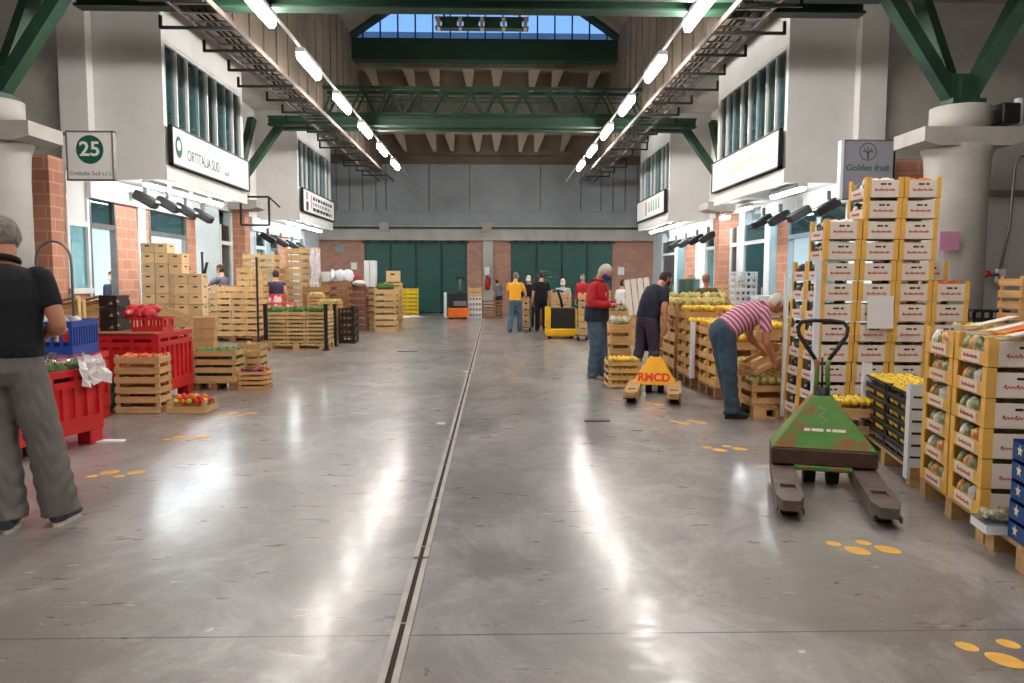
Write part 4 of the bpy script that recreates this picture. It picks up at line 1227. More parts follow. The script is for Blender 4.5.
# ------------------------------------------------------------------ pallet trucks
def pallet_truck(lab, p, rz, paint, fork, W_, deco, scale=1.0, worn=True, hz=.28, zt=.64, handle=True):
    o = thing('pallet_truck', lab, 'pallet truck', p, rz)
    fw = .165
    for s in (-1, 1):
        x0, x1 = sorted((s*W_/2, s*(W_/2-fw)))
        q = MB()
        xc = (x0+x1)/2
        prof_ = [(x0, .30), (x1, .30), (x1, -.78), (xc+fw*.28, -.93), (xc-fw*.28, -.93), (x0, -.78)]
        q.prism([(x0, .28), (x1, .28), (x1, -.55), (x0, -.55)], .085, .15, fork, axis='z')
        q.prism([(x0, -.551), (x1, -.551), (x1, -.68), (x0, -.68)], .085, .13, fork, axis='z')
        for e in (x0, x1-.035): q.prism([(e, -.551), (e+.035, -.551), (e+.035, -.68), (e, -.68)], .13, .15, fork, axis='z')
        q.prism([(x0, -.681), (x1, -.681), (x1, -.82), (xc+fw*.3, -.95), (xc-fw*.3, -.95), (x0, -.82)], .085, .15, fork, axis='z')
        for e in (x0, x1-.012): q.box((e, -.9, .05), (e+.012, .2, .0849), fork)
        f = q.build('fork', o)
        MB().cyl((xc-.05, -.72, .042), (xc+.05, -.72, .042), .042, RUST if worn else BLACKR, 18).build('load_roller', f)
        MB().cyl((xc-.068, -.72, .042), (xc+.068, -.72, .042), .012, GALV, 8).build('axle', f)
    q = MB()
    # sloping triangular shroud
    y0, y1 = -.02, .20; hw = W_/2-(0 if worn else .05)
    A = [(-hw, y0, hz), (hw, y0, hz), (.075, y1-.02, zt), (-.075, y1-.02, zt)]
    Bk = [(-hw, y1+.1, hz), (hw, y1+.1, hz), (.075, y1+.1, zt), (-.075, y1+.1, zt)]
    q.hexa([A[0], A[1], Bk[1], Bk[0], A[3], A[2], Bk[2], Bk[3]], paint, bev=.008)
    sh = q.build('shroud', o)
    if worn:
        q = MB(); q.box((-hw, y0-.012, .165), (hw, y1+.1, .279), RUST, bev=.006); q.build('cross_plate', o)
        q = MB(); q.box((-.2, y0-.02, .125), (.2, y0+.1, .164), paint, bev=.01); q.build('lower_lip', o)
    q = MB(); deco(q, y0, y1, hz, zt); q.build('lettering', sh)
    for s in (-1, 1):
        MB().cyl((s*.075-.035*s, .16, .1), (s*.075+.045*s, .16, .1), .1, BLACKR, 22).build('steer_wheel', o)
    q = MB(); q.tube([(0, .25, .2), (0, .25, zt+.06)], .05, DARKM, n=12); q.build('pump', o)
    if not handle:
        o.scale = (scale,)*3; return o
    # handle: shaft of two rods and a loop
    q = MB()
    for s in (-1, 1):
        q.tube([(s*.042, .24, .64), (s*.036, .27, .84), (s*.045, .285, .90)], .017, paint, n=8)
    h = q.build('handle', o)
    q = MB(); L_ = [(.045, .285, .90), (.10, .30, .98), (.165, .32, 1.08), (.175, .335, 1.14), (.145, .345, 1.18), (.06, .345, 1.192)]
    q.tube([(-x, y, z) for x, y, z in L_]+L_[::-1], .015, DARKM, n=8); q.build('grip', h)
    MB().tube([(0, .24, .68), (0, .285, .92)], .008, DARKM, n=6).build('release_rod', h)
    o.scale = (scale,)*3
    return o
def slope_m(y0, y1, hz, zt):
    a = Vector((0, y0, hz)); b_ = Vector((0, y1-.02, zt)); up = (b_-a).normalized(); x = Vector((1, 0, 0)); n = x.cross(up)
    return lambda u, t: Matrix(((1, up.x, n.x, u), (0, up.y, n.y, (a+(b_-a)*t).y+n.y*.003), (0, up.z, n.z, (a+(b_-a)*t).z+n.z*.003), (0, 0, 0, 1)))
def deco_green(q, y0, y1, hz, zt):
    T = slope_m(y0, y1, hz, zt); M = T(0, .36)
    for x, w in ((-.13, .04), (-.08, .08), (.02, .03), (.06, .09)): ribbon(q, M, [(x, 0), (x+w, 0)], .022, WCARD)
    M = T(0, .62); ribbon(q, M, [(-.03, .07), (.02, .05), (-.02, .0), (.03, -.03), (-.02, -.06)], .014, mat('scratched_metal', (140, 130, 110), .6))
def deco_yellow(q, y0, y1, hz, zt):
    T = slope_m(y0, y1, hz, zt); M = T(-.01, .26)
    text_mesh(q, 'RMCD', .16, mat('red_orange_spray', (236, 66, 18), .6, var=.1), M, bold=.007, depth=.001, sx=.92)
tipL, tipR = PZ(789, 517), PZ(881, 520)
mid = (tipL+tipR)/2
gd = PZ(819, 480)-mid; rzj = math.atan2(gd.y, gd.x)-PI/2
ax = (tipR-tipL).length
Wj = ax+.155
pj = mid+gd.normalized()*.74
pallet_truck('worn green pallet truck with rusty forks in front of tallest cartons', (pj.x, pj.y, 0), rzj, JACKG, STEELD, Wj, deco_green)
tl, tr = PZ(632, 403.5), PZ(675, 403.5); mid = (tl+tr)/2
pallet_truck('yellow pallet truck with red sprayed letters in the aisle', (mid.x+.17, mid.y+.76, 0), -.24, JACKY, WOODP, .68, deco_yellow, 1.0, False, .12, .47, False)

# ------------------------------------------------------------------ R7 crates by the bent man
SO = slat_crate(.46, .32, .15, 2, WOODO, True)
pallet((3.11, 8.52, 0), .62, .95, 0, 'wooden pallet with orange block beside the bending man', WOODO)
s7 = slat_crate(.6, .42, .13, 1, WOODO, True)
t7 = stack('s7', s7, 'crate', 3.10, 8.36, .141, .02, (.6, .42, .132), [[2]], 'low wooden crate by the bending man')
t7b = stack('s7', s7, 'crate', 3.10, 8.82, .141, .02, (.6, .42, .132), [[3]], 'low wooden crate behind the bending man\'s crate')
o = place('s7t', slat_crate(.5, .3, .15, 2, WOODO, True), (3.04, 8.32, .56), .15, 'slatted crate tilted in the hands of the bending man', 'crate', None, rx=0, ry=-.45)
fill((3.10, 8.82, .141+3*.132-.05), 0, .54, .36, 7, 4, [('pale_leaf', .045, PALEL, 'leaf')], 'pale leafy vegetable beside the bending man', 'vegetable', 'pale vegetables by the bending man')
fill((3.08, 8.32, .141+2*.132-.06), 0, .5, .34, 6, 4, [('pale_leaf', .045, PALEL, 'leaf')], 'pale leafy vegetable under the tilted crate', 'vegetable', 'pale vegetables under the tilted crate')

# R8 long row of fruit crates on pallets along the right
rowX = 2.74
def fruit_block(y0, x0, nx, ny, lv, dims, m, fruit, where, mk=None, palname=None, vis=0, parts=False, nf=(6, 4)):
    w, d, h = dims
    cx = x0+nx*(w+.004)/2; cy = y0+ny*(d+.004)/2
    pallet((cx, cy, 0), nx*w, ny*d, 0, 'brown pallet under the %s' % where, WOODB)
    t = stack('fb%.2f%.2f%s%d' % (w, h, m.name, parts), slat_crate(w, d, h, 1, m, parts), 'crate', cx, cy, .141, 0, dims, lv, 'crate of the ' + where, None, vis)
    for (r, c), p in t.items():
        fill((p.x, p.y, p.z-h*.62), 0, w-.06, d-.06, nf[0], nf[1], [fruit], '%s in the top crates of the %s' % (fruit[0].replace('_', ' '), where), 'fruit' if fruit[3] != 'leaf' else 'vegetable', '%s in the %s' % (fruit[0].replace('_', ' '), where), lift=h*.22)
        for k in range(lv[r][c]-1):
            if c == vis or r == 0:
                z = .141+k*h+h*.25
                if c == vis and fruit[3] != 'leaf': fill((p.x-w/2+.07, p.y, z), 0, .08, d-.08, 1, 3, [fruit], '%s between the slats of the %s' % (fruit[0].replace('_', ' '), where), 'fruit' if fruit[3] != 'leaf' else 'vegetable', '%s inside the lower %s' % (fruit[0].replace('_', ' '), where), lift=0)
    return t
YF = ('yellow_fruit', .045, YELF, 'fruit')
LT = ('leafy_vegetable', .072, PALEL, 'leaf')
OR_ = ('orange_fruit', .045, ORANGEF, 'fruit')
fruit_block(9.35, 2.76, 2, 2, [[4, 5], [5, 5]], (.5, .40, .16), WOODO, YF, 'fruit stack behind the bending man', parts=True, nf=(5, 3))
fruit_block(10.35, 2.72, 2, 2, [[5, 6], [6, 6]], (.5, .42, .16), WOODO, YF, 'fruit stack with white corner board', parts=True, nf=(5, 3))
board('white corner board on the fruit stack by yellow pallet truck', (2.70, 10.33, .14), .78, .06, WPLAS)
fruit_block(11.45, 2.74, 2, 2, [[5, 5], [5, 5]], (.43, .40, .20), WOODO, LT, 'leafy stack beyond the corner board', nf=(3, 2))
fruit_block(12.6, 2.72, 3, 1, [[5, 5, 5]], (.40, .40, .215), WOODO, LT, 'leafy stack before the olive vest man', nf=(3, 2))
fruit_block(13.4, 3.2, 2, 1, [[6, 6]], (.5, .40, .165), WOODO, OR_, 'orange stack by the olive vest man')
# pile of greens crates left of the apron man
GW = mat('white_green_leaves', (206, 206, 180), .7, var=.3, scale=24, second=(130, 146, 96), thr=(.48, .58))
GWF = ('pale_cabbage', .075, GW, 'leaf')
fruit_block(13.2, 2.02, 1, 1, [[3]], (.38, .36, .21), WOODO, GWF, 'low cabbage pile between two men', nf=(3, 2), vis=0)
fruit_block(13.7, 2.06, 1, 1, [[4]], (.38, .36, .21), WOODO, GWF, 'higher cabbage pile between two men', nf=(3, 2), vis=0)
fruit_block(14.3, 2.02, 1, 1, [[4]], (.38, .36, .21), WOODO, GWF, 'rear cabbage pile between two men', nf=(3, 2), vis=0)
# lemon trays, four high
pL = PZ(608, 388.5); pRr = PZ(641, 388.5)
wl = (pRr.x-pL.x)
t9 = stack('lemtray', slat_crate(wl, .4, .098, 1, WOOD, True, 'fruit_tray'), 'tray', (pL.x+pRr.x)/2, pL.y+.2, .012, 0, (wl, .4, .1), [[4]], 'pale wooden lemon tray by the yellow pallet truck')
pal = MB(); 
for x in (-.17, .0, .17): pal.box((x-.03, -.18, 0), (x+.03, .18, .0115), WOOD)
tag(pal.build('bearer_strip', loc=((pL.x+pRr.x)/2, pL.y+.2, 0)), 'thin wooden bearers under the lemon trays', 'bearer')
LM = ('lemon', .034, YELF, 'lemon')
for k in range(4):
    rows = None if k == 3 else (0,)
    fill(((pL.x+pRr.x)/2, pL.y+.2, .012+k*.1+.012), 0, wl-.07, .33, 6, 4, [LM], 'yellow lemon in the %s lemon tray' % level_word(k, 4).replace(' one', ''), 'lemon', 'lemons in the %s tray' % level_word(k, 4).replace(' one', ''), lift=.03 if k == 3 else .012, rows=rows)
# white plastic crates and boxes behind the bending man
wc = plastic_crate(.42, .34, .115, WPLAS, 'white_crate', 4)
p = PY(743, 300, 14.4)
stack('wc', wc, 'crate', p.x, 14.4, .0, 0, (.42, .34, .118), [[14]], 'white plastic crate in the tall white stack')
stack('wc', wc, 'crate', p.x+.25, 13.9, .0, .05, (.42, .34, .118), [[10]], 'white plastic crate in the lower white stack')
p = PY(764, 295, 14.2)
stack('fb', solid_box(.36, .34, .30, STYRO, 'foam_box', hole=False), 'box', p.x+.12, 14.3, 0, 0, (.36, .34, .302), [[4, 4]], 'white foam box behind the bending man')
# crates beyond, under the awning at right
gc = slat_crate(.5, .4, .2, 2, WOODO, False)
for i, (px, y, n, m, lab) in enumerate(((775, 12.3, 5, WOODO, 'brown crate behind the bending man\'s head'), (655, 18.5, 5, WOODO, 'slatted crate behind the apron man'), (728, 16.6, 7, WOODO, 'slatted crate under the brick pier at right'), (600, 21.0, 6, WOOD, 'pale crate behind the man in red'), (646, 20.2, 6, WOOD, 'pale crate left of the leaning board'))):
    p = PY(px, 279, y); stack('gc' + m.name, slat_crate(.5, .4, .2, 2, m, False), 'crate', p.x, y, 0, .1*i, (.5, .4, .202), [[n]], lab)
p = PY(775, 295, 12.3)
fill((p.x, 12.3, 5*.202-.04), 0, .46, .36, 4, 3, [('leafy_green', .075, LEAF, 'leaf')], 'green leafy vegetable in the crate behind the bending man', 'vegetable', 'greens behind the bending man', lift=.02)
p = PY(689, 282, 15.6)
q = MB(); q.tube([(0, 0, 0), (0, 0, 1.5)], [.2, .22], GREEND, n=14); q.tube([(0, 0, 1.501), (0, 0, 1.55)], [.12, .1], WOODO, n=12); tag(q.build('green_bin', loc=(p.x, 15.6, 0)), 'tall dark green container beside the striped person', 'container')
# leaning board
p = PY(640, 300, 17.4)
o = thing('leaning_board', 'cream slatted pallet board leaning on crates behind apron man', 'board', (p.x, 17.4, .7), .1)
q = MB()
for x in (-.22, -.07, .08, .23): q.box((x-.06, -.02, 0), (x+.06, 0, .82), WCARD)
q.build('slat_panel', o)
for z in (.05, .4, .72): MB().box((-.3, 0.001, z), (.3, .03, z+.07), WOOD).build('batten', o)
o.rotation_euler = (0, -.12, .1)
stack('gcw', slat_crate(.55, .4, .172, 2, WOOD, False), 'crate', p.x+.1, 17.65, 0, 0, (.55, .4, .174), [[4]], 'pale crate under the leaning cream board')

# electric truck, yellow
p0, p1 = PZ(546, 339), PZ(577, 339)
xw = p1.x-p0.x; cx = (p0.x+p1.x)/2; cy = p0.y
o = thing('electric_truck', 'yellow electric pallet truck with black front panel in the aisle', 'pallet truck', (cx, cy+.3, 0))
q = MB(); q.box((-xw/2, -.3, .06), (xw/2, .25, .26), YELM, bev=.03); q.box((-xw/2, -.3, .2601), (-xw/2+.12, .25, .80), YELM, bev=.02); q.box((xw/2-.05, -.27, .2601), (xw/2, .25, .76), YELM, bev=.02); q.build('chassis', o)
q = MB(); q.box((-xw/2+.121, -.28, .2601), (xw/2-.051, .25, .78), BLACKP, bev=.02); q.build('battery_cover', o)
q = MB(); q.tube([(.05, .1, .78), (.0, .05, 1.0), (-.08, -.05, 1.2)], .035, BLACKP, n=10); h = q.build('tiller', o)
MB().tube([(-.22, -.06, 1.18), (-.08, -.07, 1.22), (.06, -.06, 1.18)], .025, BLACKP, n=8).build('grip', h)
for s in (-1, 1):
    MB().cyl((s*.28-.04, .0, .085), (s*.28+.04, .0, .085), .085, BLACKR, 18).build('wheel', o)
    MB().box((s*.2-.09, .25, .06), (s*.2+.09, 1.35, .12), DARKM, bev=.01).build('fork', o)
p = PY(583, 300, 18.2)
stack('nc', slat_crate(.2, .3, .17, 1, WOOD, False, 'narrow_crate'), 'crate', p.x+.05, 18.7, .14, 0, (.2, .3, .172), [[6]], 'narrow cream crate beside the yellow electric truck')
o = thing('dolly', 'low wheeled dolly under the narrow cream crates', 'dolly', (p.x+.05, 18.7, 0))
MB().box((-.16, -.18, .10), (.16, .18, .139), WOODB).build('platform', o)
for sx in (-1, 1):
    for sy in (-1, 1): MB().cyl((sx*.11-.02, sy*.12, .05), (sx*.11+.02, sy*.12, .05), .05, RUST, 14).build('wheel', o)
p = PY(554, 300, 19.6)
stack('gc' + WOODO.name, None, 'crate', p.x+.28, 21.0, 0, 0, (.5, .4, .202), [[6]], 'slatted crate behind the yellow electric truck')
# orange electric truck
p0 = PZ(457, 319.5)
o = thing('electric_truck', 'orange electric pallet truck parked near the left green door', 'pallet truck', (p0.x, p0.y+.4, 0), .15)
q = MB(); q.box((-.38, -.35, .06), (.38, .35, .42), ORAM, bev=.03); q.build('chassis', o)
q = MB(); q.box((-.34, -.28, .4201), (.34, .3, .95), DARKM, bev=.05); q.build('battery_cover', o)
MB().box((-.17, -.30, .5), (.3, -.281, .68), GALV).build('plate', o)
q = MB(); q.tube([(.1, 0, .95), (.1, -.05, 1.35), (.1, -.08, 1.5)], .05, GALV, n=10); q.build('tiller', o)
MB().box((-.05, -.12, 1.48), (.25, .0, 1.58), DARKM, bev=.02).build('grip', o)
MB().box((-.5, -.15, .05), (-.42, .15, 1.0), BLUEW).build('side_board', o)
for s in (-1, 1):
    MB().cyl((s*.25-.05, -.1, .09), (s*.25+.05, -.1, .09), .09, BLACKR, 16).build('wheel', o)
    MB().box((s*.2-.09, .35, .06), (s*.2+.09, 1.3, .12), DARKM).build('fork', o)
# crates by the centre pier
p = PZ(475, 318)
t = stack('wl', plastic_crate(.5, .4, .2, WPLAS, 'white_crate', 4), 'crate', p.x, p.y+.2, 0, 0, (.5, .4, .205), [[4]], 'white crate near the pier between green doors')
stack('wl2', slat_crate(.52, .4, .19, 1, WOOD, False), 'crate', p.x, p.y+.2, .82, 0, (.5, .4, .192), [[2]], 'pale crate upon white crates by the pier')
p = PZ(492, 318)
stack('wl3', slat_crate(.8, .6, .35, 3, WOODB, False, 'pallet_box'), 'pallet box', p.x, p.y+.3, 0, 0, (.8, .6, .352), [[2]], 'brown slatted pallet box by the pier')
# ================================================================== LEFT SIDE
def red_bin(lab, p, rz, w, d, h, m=REDP):
    """big moulded box pallet: slotted walls, corner posts, feet; origin at its near aisle corner, body runs to -x and +y"""
    o = thing('box_pallet', lab, 'bin', p, rz)
    f0 = .13; t = .035
    def wall(q, a, bb, ax):
        # wall from a to bb in metres along axis ax at the local face
        pass
    for nm, face in (('aisle_wall', 'x0'), ('back_wall', 'x1'), ('near_wall', 'y0'), ('far_wall', 'y1')):
        q = MB(); L = d if face[0] == 'x' else w; n = max(4, int(L/.13))
        def bx_(u0, u1, z0, z1, dep=t, inset=0):
            if face == 'x0': q.box((-dep-inset, u0, z0), (-inset, u1, z1), m)
            elif face == 'x1': q.box((-w+inset, u0, z0), (-w+dep+inset, u1, z1), m)
            elif face == 'y0': q.box((-u1, inset, z0), (-u0, dep+inset, z1), m)
            else: q.box((-u1, d-dep-inset, z0), (-u0, d-inset, z1), m)
        e = .0 if face[0] == 'x' else t+.001
        bx_(e, L-e, f0, f0+.14); bx_(e, L-e, h-.16, h-.10); bx_(e, L-e, h-.06, h); bx_(e, L-e, f0+.141, h-.161, .010, .022)
        for i in range(n+1):
            u = e+i*(L-2*e-.045)/n; bx_(u, u+.045, f0+.1401, h-.1601, t*.9)
            if i % 2 == 0: bx_(u, u+.05, h-.0999, h-.0601)
        q.build(nm, o)
    q = MB(); q.box((-w+t+.012, t+.012, f0), (-t-.012, d-t-.012, f0+.03), m); q.build('floor_plate', o)
    for x in (-.08, -w/2, -w+.08):
        for y in (.08, d-.08):
            MB().box((x-.075, y-.075, 0), (x+.075, y+.075, f0-.001), m, bev=.008).build('foot', o)
    return o
b1a, b1b = PZ(65, 452), PZ(104.5, 441)
dv = (b1b-b1a).normalized(); rb1 = math.atan2(dv.y, dv.x)-PI/2
start = b1b-dv*1.15
red_bin('nearest red plastic box pallet beside the man in black polo', (start.x, start.y, 0), rb1, 1.0, 1.15, .70)
# wrapped greens in it and film over its corner
q0 = off(start, rb1, -.35, .8, .62)
for i in range(4):
    for j in range(6):
        p = off(start, rb1, -.16-.2*i, .17+.165*j, .66+.02*((i+j) % 2))
        place('lett', maker_ball(.083, LEAF, 'lettuce', 'leaf'), p, i+j*2.1, 'green lettuce under clear film in the nearest red bin', 'lettuce', 'lettuces in the nearest red bin')
q = MB()
n, m_ = 12, 16; V = {}
for i in range(n+1):
    for j in range(m_+1):
        u, v = i/n, j/m_
        z = .815+.03*math.sin(i*1.7)*math.cos(j*1.3)+.02*math.sin(j*2.9)
        if i == 0: z -= .10
        if j == m_: z -= .06
        V[i, j] = q.bm.verts.new((.0-.85*u, .06+1.03*v, z))
k = q.mi(FILM)
for i in range(n):
    for j in range(m_):
        f = q.bm.faces.new((V[i, j], V[i+1, j], V[i+1, j+1], V[i, j+1])); f.material_index = k; f.smooth = True
tag(q.build('plastic_film', loc=(start.x, start.y, .0), rotz=rb1), 'clear plastic film lying over the lettuces in nearest red bin', 'film')
q = MB(); rr = random.Random(4); V = {}
for i in range(9):
    for j in range(9):
        a = i/8; z = .80-.24*a*a+.03*rr.uniform(-1, 1); x = .0+.10*a+.02*rr.uniform(-1, 1); y = .86+.26*j/8+.04*a*(j-4)/4
        V[i, j] = q.bm.verts.new((x+.03*math.sin(j*1.9), y, z))
FILM2 = mat('crumpled_white_film', (232, 222, 224), .25, var=.12, scale=12)
k = q.mi(FILM2)
for i in range(8):
    for j in range(8):
        f = q.bm.faces.new((V[i, j], V[i+1, j], V[i+1, j+1], V[i, j+1])); f.material_index = k
o = q.build('plastic_bag', loc=(start.x, start.y, 0), rotz=rb1)
md = o.modifiers.new('thick', 'SOLIDIFY'); md.thickness = .004
tag(o, 'crumpled white plastic bag hanging over corner of nearest red bin', 'bag')
# red bin behind, carrying the blue crate
pB2 = PY(112, 400, 7.9)
red_bin('red plastic box pallet under the blue crate', (-4.16, 7.36, 0), 0.02, 1.0, .95, .72)
q = plastic_crate(1.0, .62, .36, BLUEP, 'blue_crate', 11)
o = place('bluecrate', q, (-4.66, 7.78, .722), .10, 'large blue lattice crate on the red bin behind man in black', 'crate')
for i in range(14):
    p = (-5.04+.062*i, 7.62+.14*(i % 3), 1.06)
    place('grp', maker_pack(mat('grey_film_pack', (176, 168, 172), .3, var=.25, scale=12), (.07, .09, .06), 'wrapped_pack'), p, i, 'grey film-wrapped pack heaped in the blue lattice crate', 'pack', 'packs in the blue crate')
# hoop handle of a trolley behind the man
p = PY(54, 270, 8.45)
o = thing('trolley', 'trolley with a tall arched metal handle behind man in black', 'trolley', (p.x, 8.45, 0))
q = MB(); q.tube([(-.19, 0, .2)]+[(-.19*math.cos(PI*i/12), 0, 1.68+.22*math.sin(PI*i/12)) for i in range(13)]+[(.19, 0, .2)], .014, GALV, n=8); q.build('handle', o)
MB().box((-.22, -.1, .12), (.22, .45, .16), GALV).build('platform', o)
for s in (-1, 1): MB().cyl((s*.24-.02, .0, .1), (s*.24+.02, 0, .1), .1, BLACKR, 18).build('wheel', o)
# slatted crates standing on edge against the window
for i in range(3):
    p = PY(76+8*i, 322, 10.4)
    o = place('edge', slat_crate(.5, .34, .2, 2, WOOD, True), (p.x+.05*i, 10.22+.27*i, 1.0), 0, 'slatted crate leaning upright below the window, %s from left' % ORD[i+1], 'crate', None, rx=1.15, ry=-.25)
stack('es', slat_crate(.62, .5, .2, 2, WOOD, True), 'crate', PY(85, 322, 10.6).x, 10.75, 0, 0, (.62, .5, .202), [[4]], 'slatted crate supporting the upright crates below the window')
# second red bin with small crates on top
c2 = PZ(161, 405); e2 = PZ(190, 394)
dv2 = (e2-c2).normalized(); rb2 = math.atan2(dv2.y, dv2.x)-PI/2
red_bin('second red plastic box pallet behind the stacked tomato crates', (c2.x, c2.y, 0), rb2, 1.15, 1.0, .845)
q = off(c2, rb2, -.42, .40, .847)
for x in (-.2, .45): pass
MBd = MB(); MBd.box((-.55, -.42, 0), (.42, .45, .012), WOODB); tag(MBd.build('board', loc=(q.x-.05, q.y, .846), rotz=rb2), 'wooden board covering the second red bin', 'board')
o = place('redc', plastic_crate(.38, .32, .17, REDP, 'red_crate', 4), off(c2, rb2, -.24, .40, .859), rb2, 'small red plastic crate on top of the second red bin', 'crate')
for i in range(6):
    place('rbag', maker_pack(mat('red_net_bag', (206, 44, 54), .5, var=.2, scale=14, second=(240, 170, 170), thr=(.58, .64)), (.075, .09, .06), 'net_bag'), off(c2, rb2, -.50+.12*(i % 3), .36+.12*(i//3), 1.07+.05*(i//3)), i*1.1, 'red net bag heaped over the small red crate', 'net bag', 'red net bags on the second red bin')
SPOT = mat('black_crate_with_pale_spots', (44, 28, 26), .5, var=.2, scale=8, second=(220, 200, 180), thr=(.60, .63))
for k in range(3):
    o = place('spc', solid_box(.22, .34, .145, SPOT, 'printed_box', hole=False), off(c2, rb2, -.74, .5, .859+k*.147), rb2, 'dark spotted box on the second red bin, %s' % level_word(k, 3), 'box')
o = place('gbag', maker_pack(mat('green_net_bag', (60, 110, 84), .5, var=.3, scale=14), (.12, .10, .2), 'net_bag'), (-4.32, 8.52, .2), 0, 'dark green net bag on the floor behind the tomato crates', 'net bag')
# tomato crates, three high
a, b_ = PZ(115, 414), PZ(160, 414)
w4 = b_.x-a.x
t = stack('tom', slat_crate(w4, .32, .218, 2, WOOD, True), 'crate', (a.x+b_.x)/2, a.y+.17, 0, .0, (w4, .32, .22), [[3]], 'pale slatted tomato crate before the second red bin')
TM = ('tomato', .042, REDF, 'fruit')
for k in range(3): fill(((a.x+b_.x)/2, a.y+.17, k*.22+.012), 0, w4-.06, .26, 5, 3, [TM, TM, ('orange_tomato', .042, ORANGEF, 'fruit')], '%%s in the %s tomato crate' % level_word(k, 3).replace(' one', ''), 'tomato', '%%s in the %s tomato crate' % level_word(k, 3).replace(' one', ''), lift=.12 if k == 2 else .085)
# apple crate
a, b_ = PZ(166, 414), PZ(209, 413)
place('appc', slat_crate(b_.x-a.x, .32, .14, 1, WOOD, True, 'apple_crate'), ((a.x+b_.x)/2, a.y+.17, 0), -.05, 'small low crate of red and green apples on the floor', 'crate')
fill(((a.x+b_.x)/2, a.y+.17, .01), -.05, b_.x-a.x-.07, .25, 5, 3, list(FR['apple']), '%s in the small apple crate on the floor', 'apple', '%s in the small floor crate', lift=.075)
fill(((a.x+b_.x)/2, a.y+.17, .01), -.05, b_.x-a.x-.12, .20, 4, 2, list(FR['apple']), '%s in the small apple crate on the floor', 'apple', '%s in the small floor crate', lift=.115)
# white paper on the floor
p = PZ(107, 442); q = MB(); q.prism([(-.15, 0), (.15, 0), (.15, .012), (.0, .02), (-.15, .012)], -.04, .04, PAPER)
tag(q.build('paper_strip', loc=(p.x, p.y, 0), rotz=.15), 'white card strip on the floor by the nearest red bin', 'card strip')
# green vegetable crates on legs
a, b_ = PZ(190, 391), PZ(236, 391)
w6 = .62; x6 = b_.x-w6/2
o = thing('crate_stand', 'low wooden stand under the greens crates', 'stand', (x6, a.y+.22, 0))
MB().box((-w6/2, -.2, .10), (w6/2, .2, .12), WOOD).build('top', o)
for sx in (-1, 0, 1):
    for sy in (-1, 1): MB().box((sx*.25-.05, sy*.14-.05, 0), (sx*.25+.05, sy*.14+.05, .0999), WOODB).build('block', o)
t = stack('grn', slat_crate(w6, .40, .22, 2, WOOD, True), 'crate', x6, a.y+.22, .121, 0, (w6, .40, .222), [[2]], 'slatted crate of greens on the low stand')
GL = ('leafy_green', .075, LEAF, 'leaf')
fill((x6, a.y+.22, .121+.222), 0, w6-.1, .3, 5, 3, [GL], 'dark leafy green in the upper greens crate on the stand', 'vegetable', 'greens in the upper stand crate', lift=.06)
fill((x6, a.y+.22, .13), 0, w6-.1, .3, 5, 3, [GL], 'dark leafy green in the lower greens crate on the stand', 'vegetable', 'greens in the lower stand crate', lift=.05, rows=(0,))
stack('grn2', slat_crate(.30, .40, .20, 2, WOOD, True), 'crate', b_.x+.02, a.y+.72, 0, .0, (.30, .40, .202), [[3]], 'narrow slatted crate right of the greens crates')
# plum crates
a, b_ = PZ(236, 390), PZ(264, 388.5)
t = stack('plm', slat_crate(.40, .30, .13, 2, WOODO, True), 'crate', a.x+.21, a.y+.16, 0, .05, (.40, .30, .132), [[2]], 'small crate of dark plums left of the aisle')
fill((a.x+.21, a.y+.16, .132), .05, .34, .24, 6, 4, [('plum', .032, PURPF, 'fruit'), ('plum', .032, PURPF, 'fruit'), ('red_plum', .032, REDF, 'fruit')], '%s in the small crate left of the aisle', 'plum', '%s in the small aisle crate', lift=.09)

# ---------------------------------------------------------------- tall crate stacks farther back
CW = slat_crate(.31, .40, .148, 1, WOOD, False)
a = PZ(205, 342)
pallet((a.x+.64, a.y+.42, 0), 1.26, .82, 0, 'wooden pallet under the big crate stack with black poles', WOODB)
t8 = stack('cw', CW, 'crate', a.x+.64, a.y+.42, .141, 0, (.31, .40, .15), [[7, 7, 7, 7], [8, 8, 11, 10]], 'slatted crate between the black poles', None, 3, gap=.003)
def pole(lab, px, py0, py1, y, r=.02):
    p = PY(px, 300, y); z1 = PY(px, py1, y).z
    q = MB(); q.box((-r, -r, 0), (r, r, z1), DARKM); q.box((-r*2, -r*2, 0), (r*2, r*2, .02), DARKM); q.box((-r*1.4, -r*1.4, z1), (r*1.4, r*1.4, z1+.02), DARKM)
    return tag(q.build('pole', loc=(p.x, y, 0)), lab, 'pole')
pole('tall black pole left of the big crate stack', 203.5, 340, 253, a.y-.06)
pole('tall black pole right of the big crate stack', 257.5, 340, 258, a.y-.06)
# pallet crate block with black corner posts
a, b_ = PZ(266, 350), PZ(326, 350)
w9 = (b_.x-a.x)/3
pallet(((a.x+b_.x)/2, a.y+.42, 0), 3*w9, .82, 0, 'pale pallet under the greens crates with black posts', WOOD)
t9b = stack('w9', slat_crate(w9-.006, .40, .168, 2, WOOD, True), 'crate', (a.x+b_.x)/2, a.y+.42, .141, 0, (w9-.004, .40, .17), [[4, 4, 4], [4, 4, 4]], 'slatted crate between black corner posts', None, 2, gap=.004)
for c in range(3):
    p = t9b[(0, c)]
    fill((p.x, p.y, p.z-.1), 0, w9-.08, .3, 4, 3, [GL], 'leafy green in the top crates between the black posts', 'vegetable', 'greens in the top crates between black posts', lift=.03)
    for k in range(3): fill((p.x, p.y, .141+k*.17+.02), 0, w9-.08, .32, 4, 4, [('leafy_green', .06, LEAF, 'leaf')], 'leafy green inside the lower crates between black posts', 'vegetable', 'greens inside lower crates between black posts', lift=.0, rows=(0,))
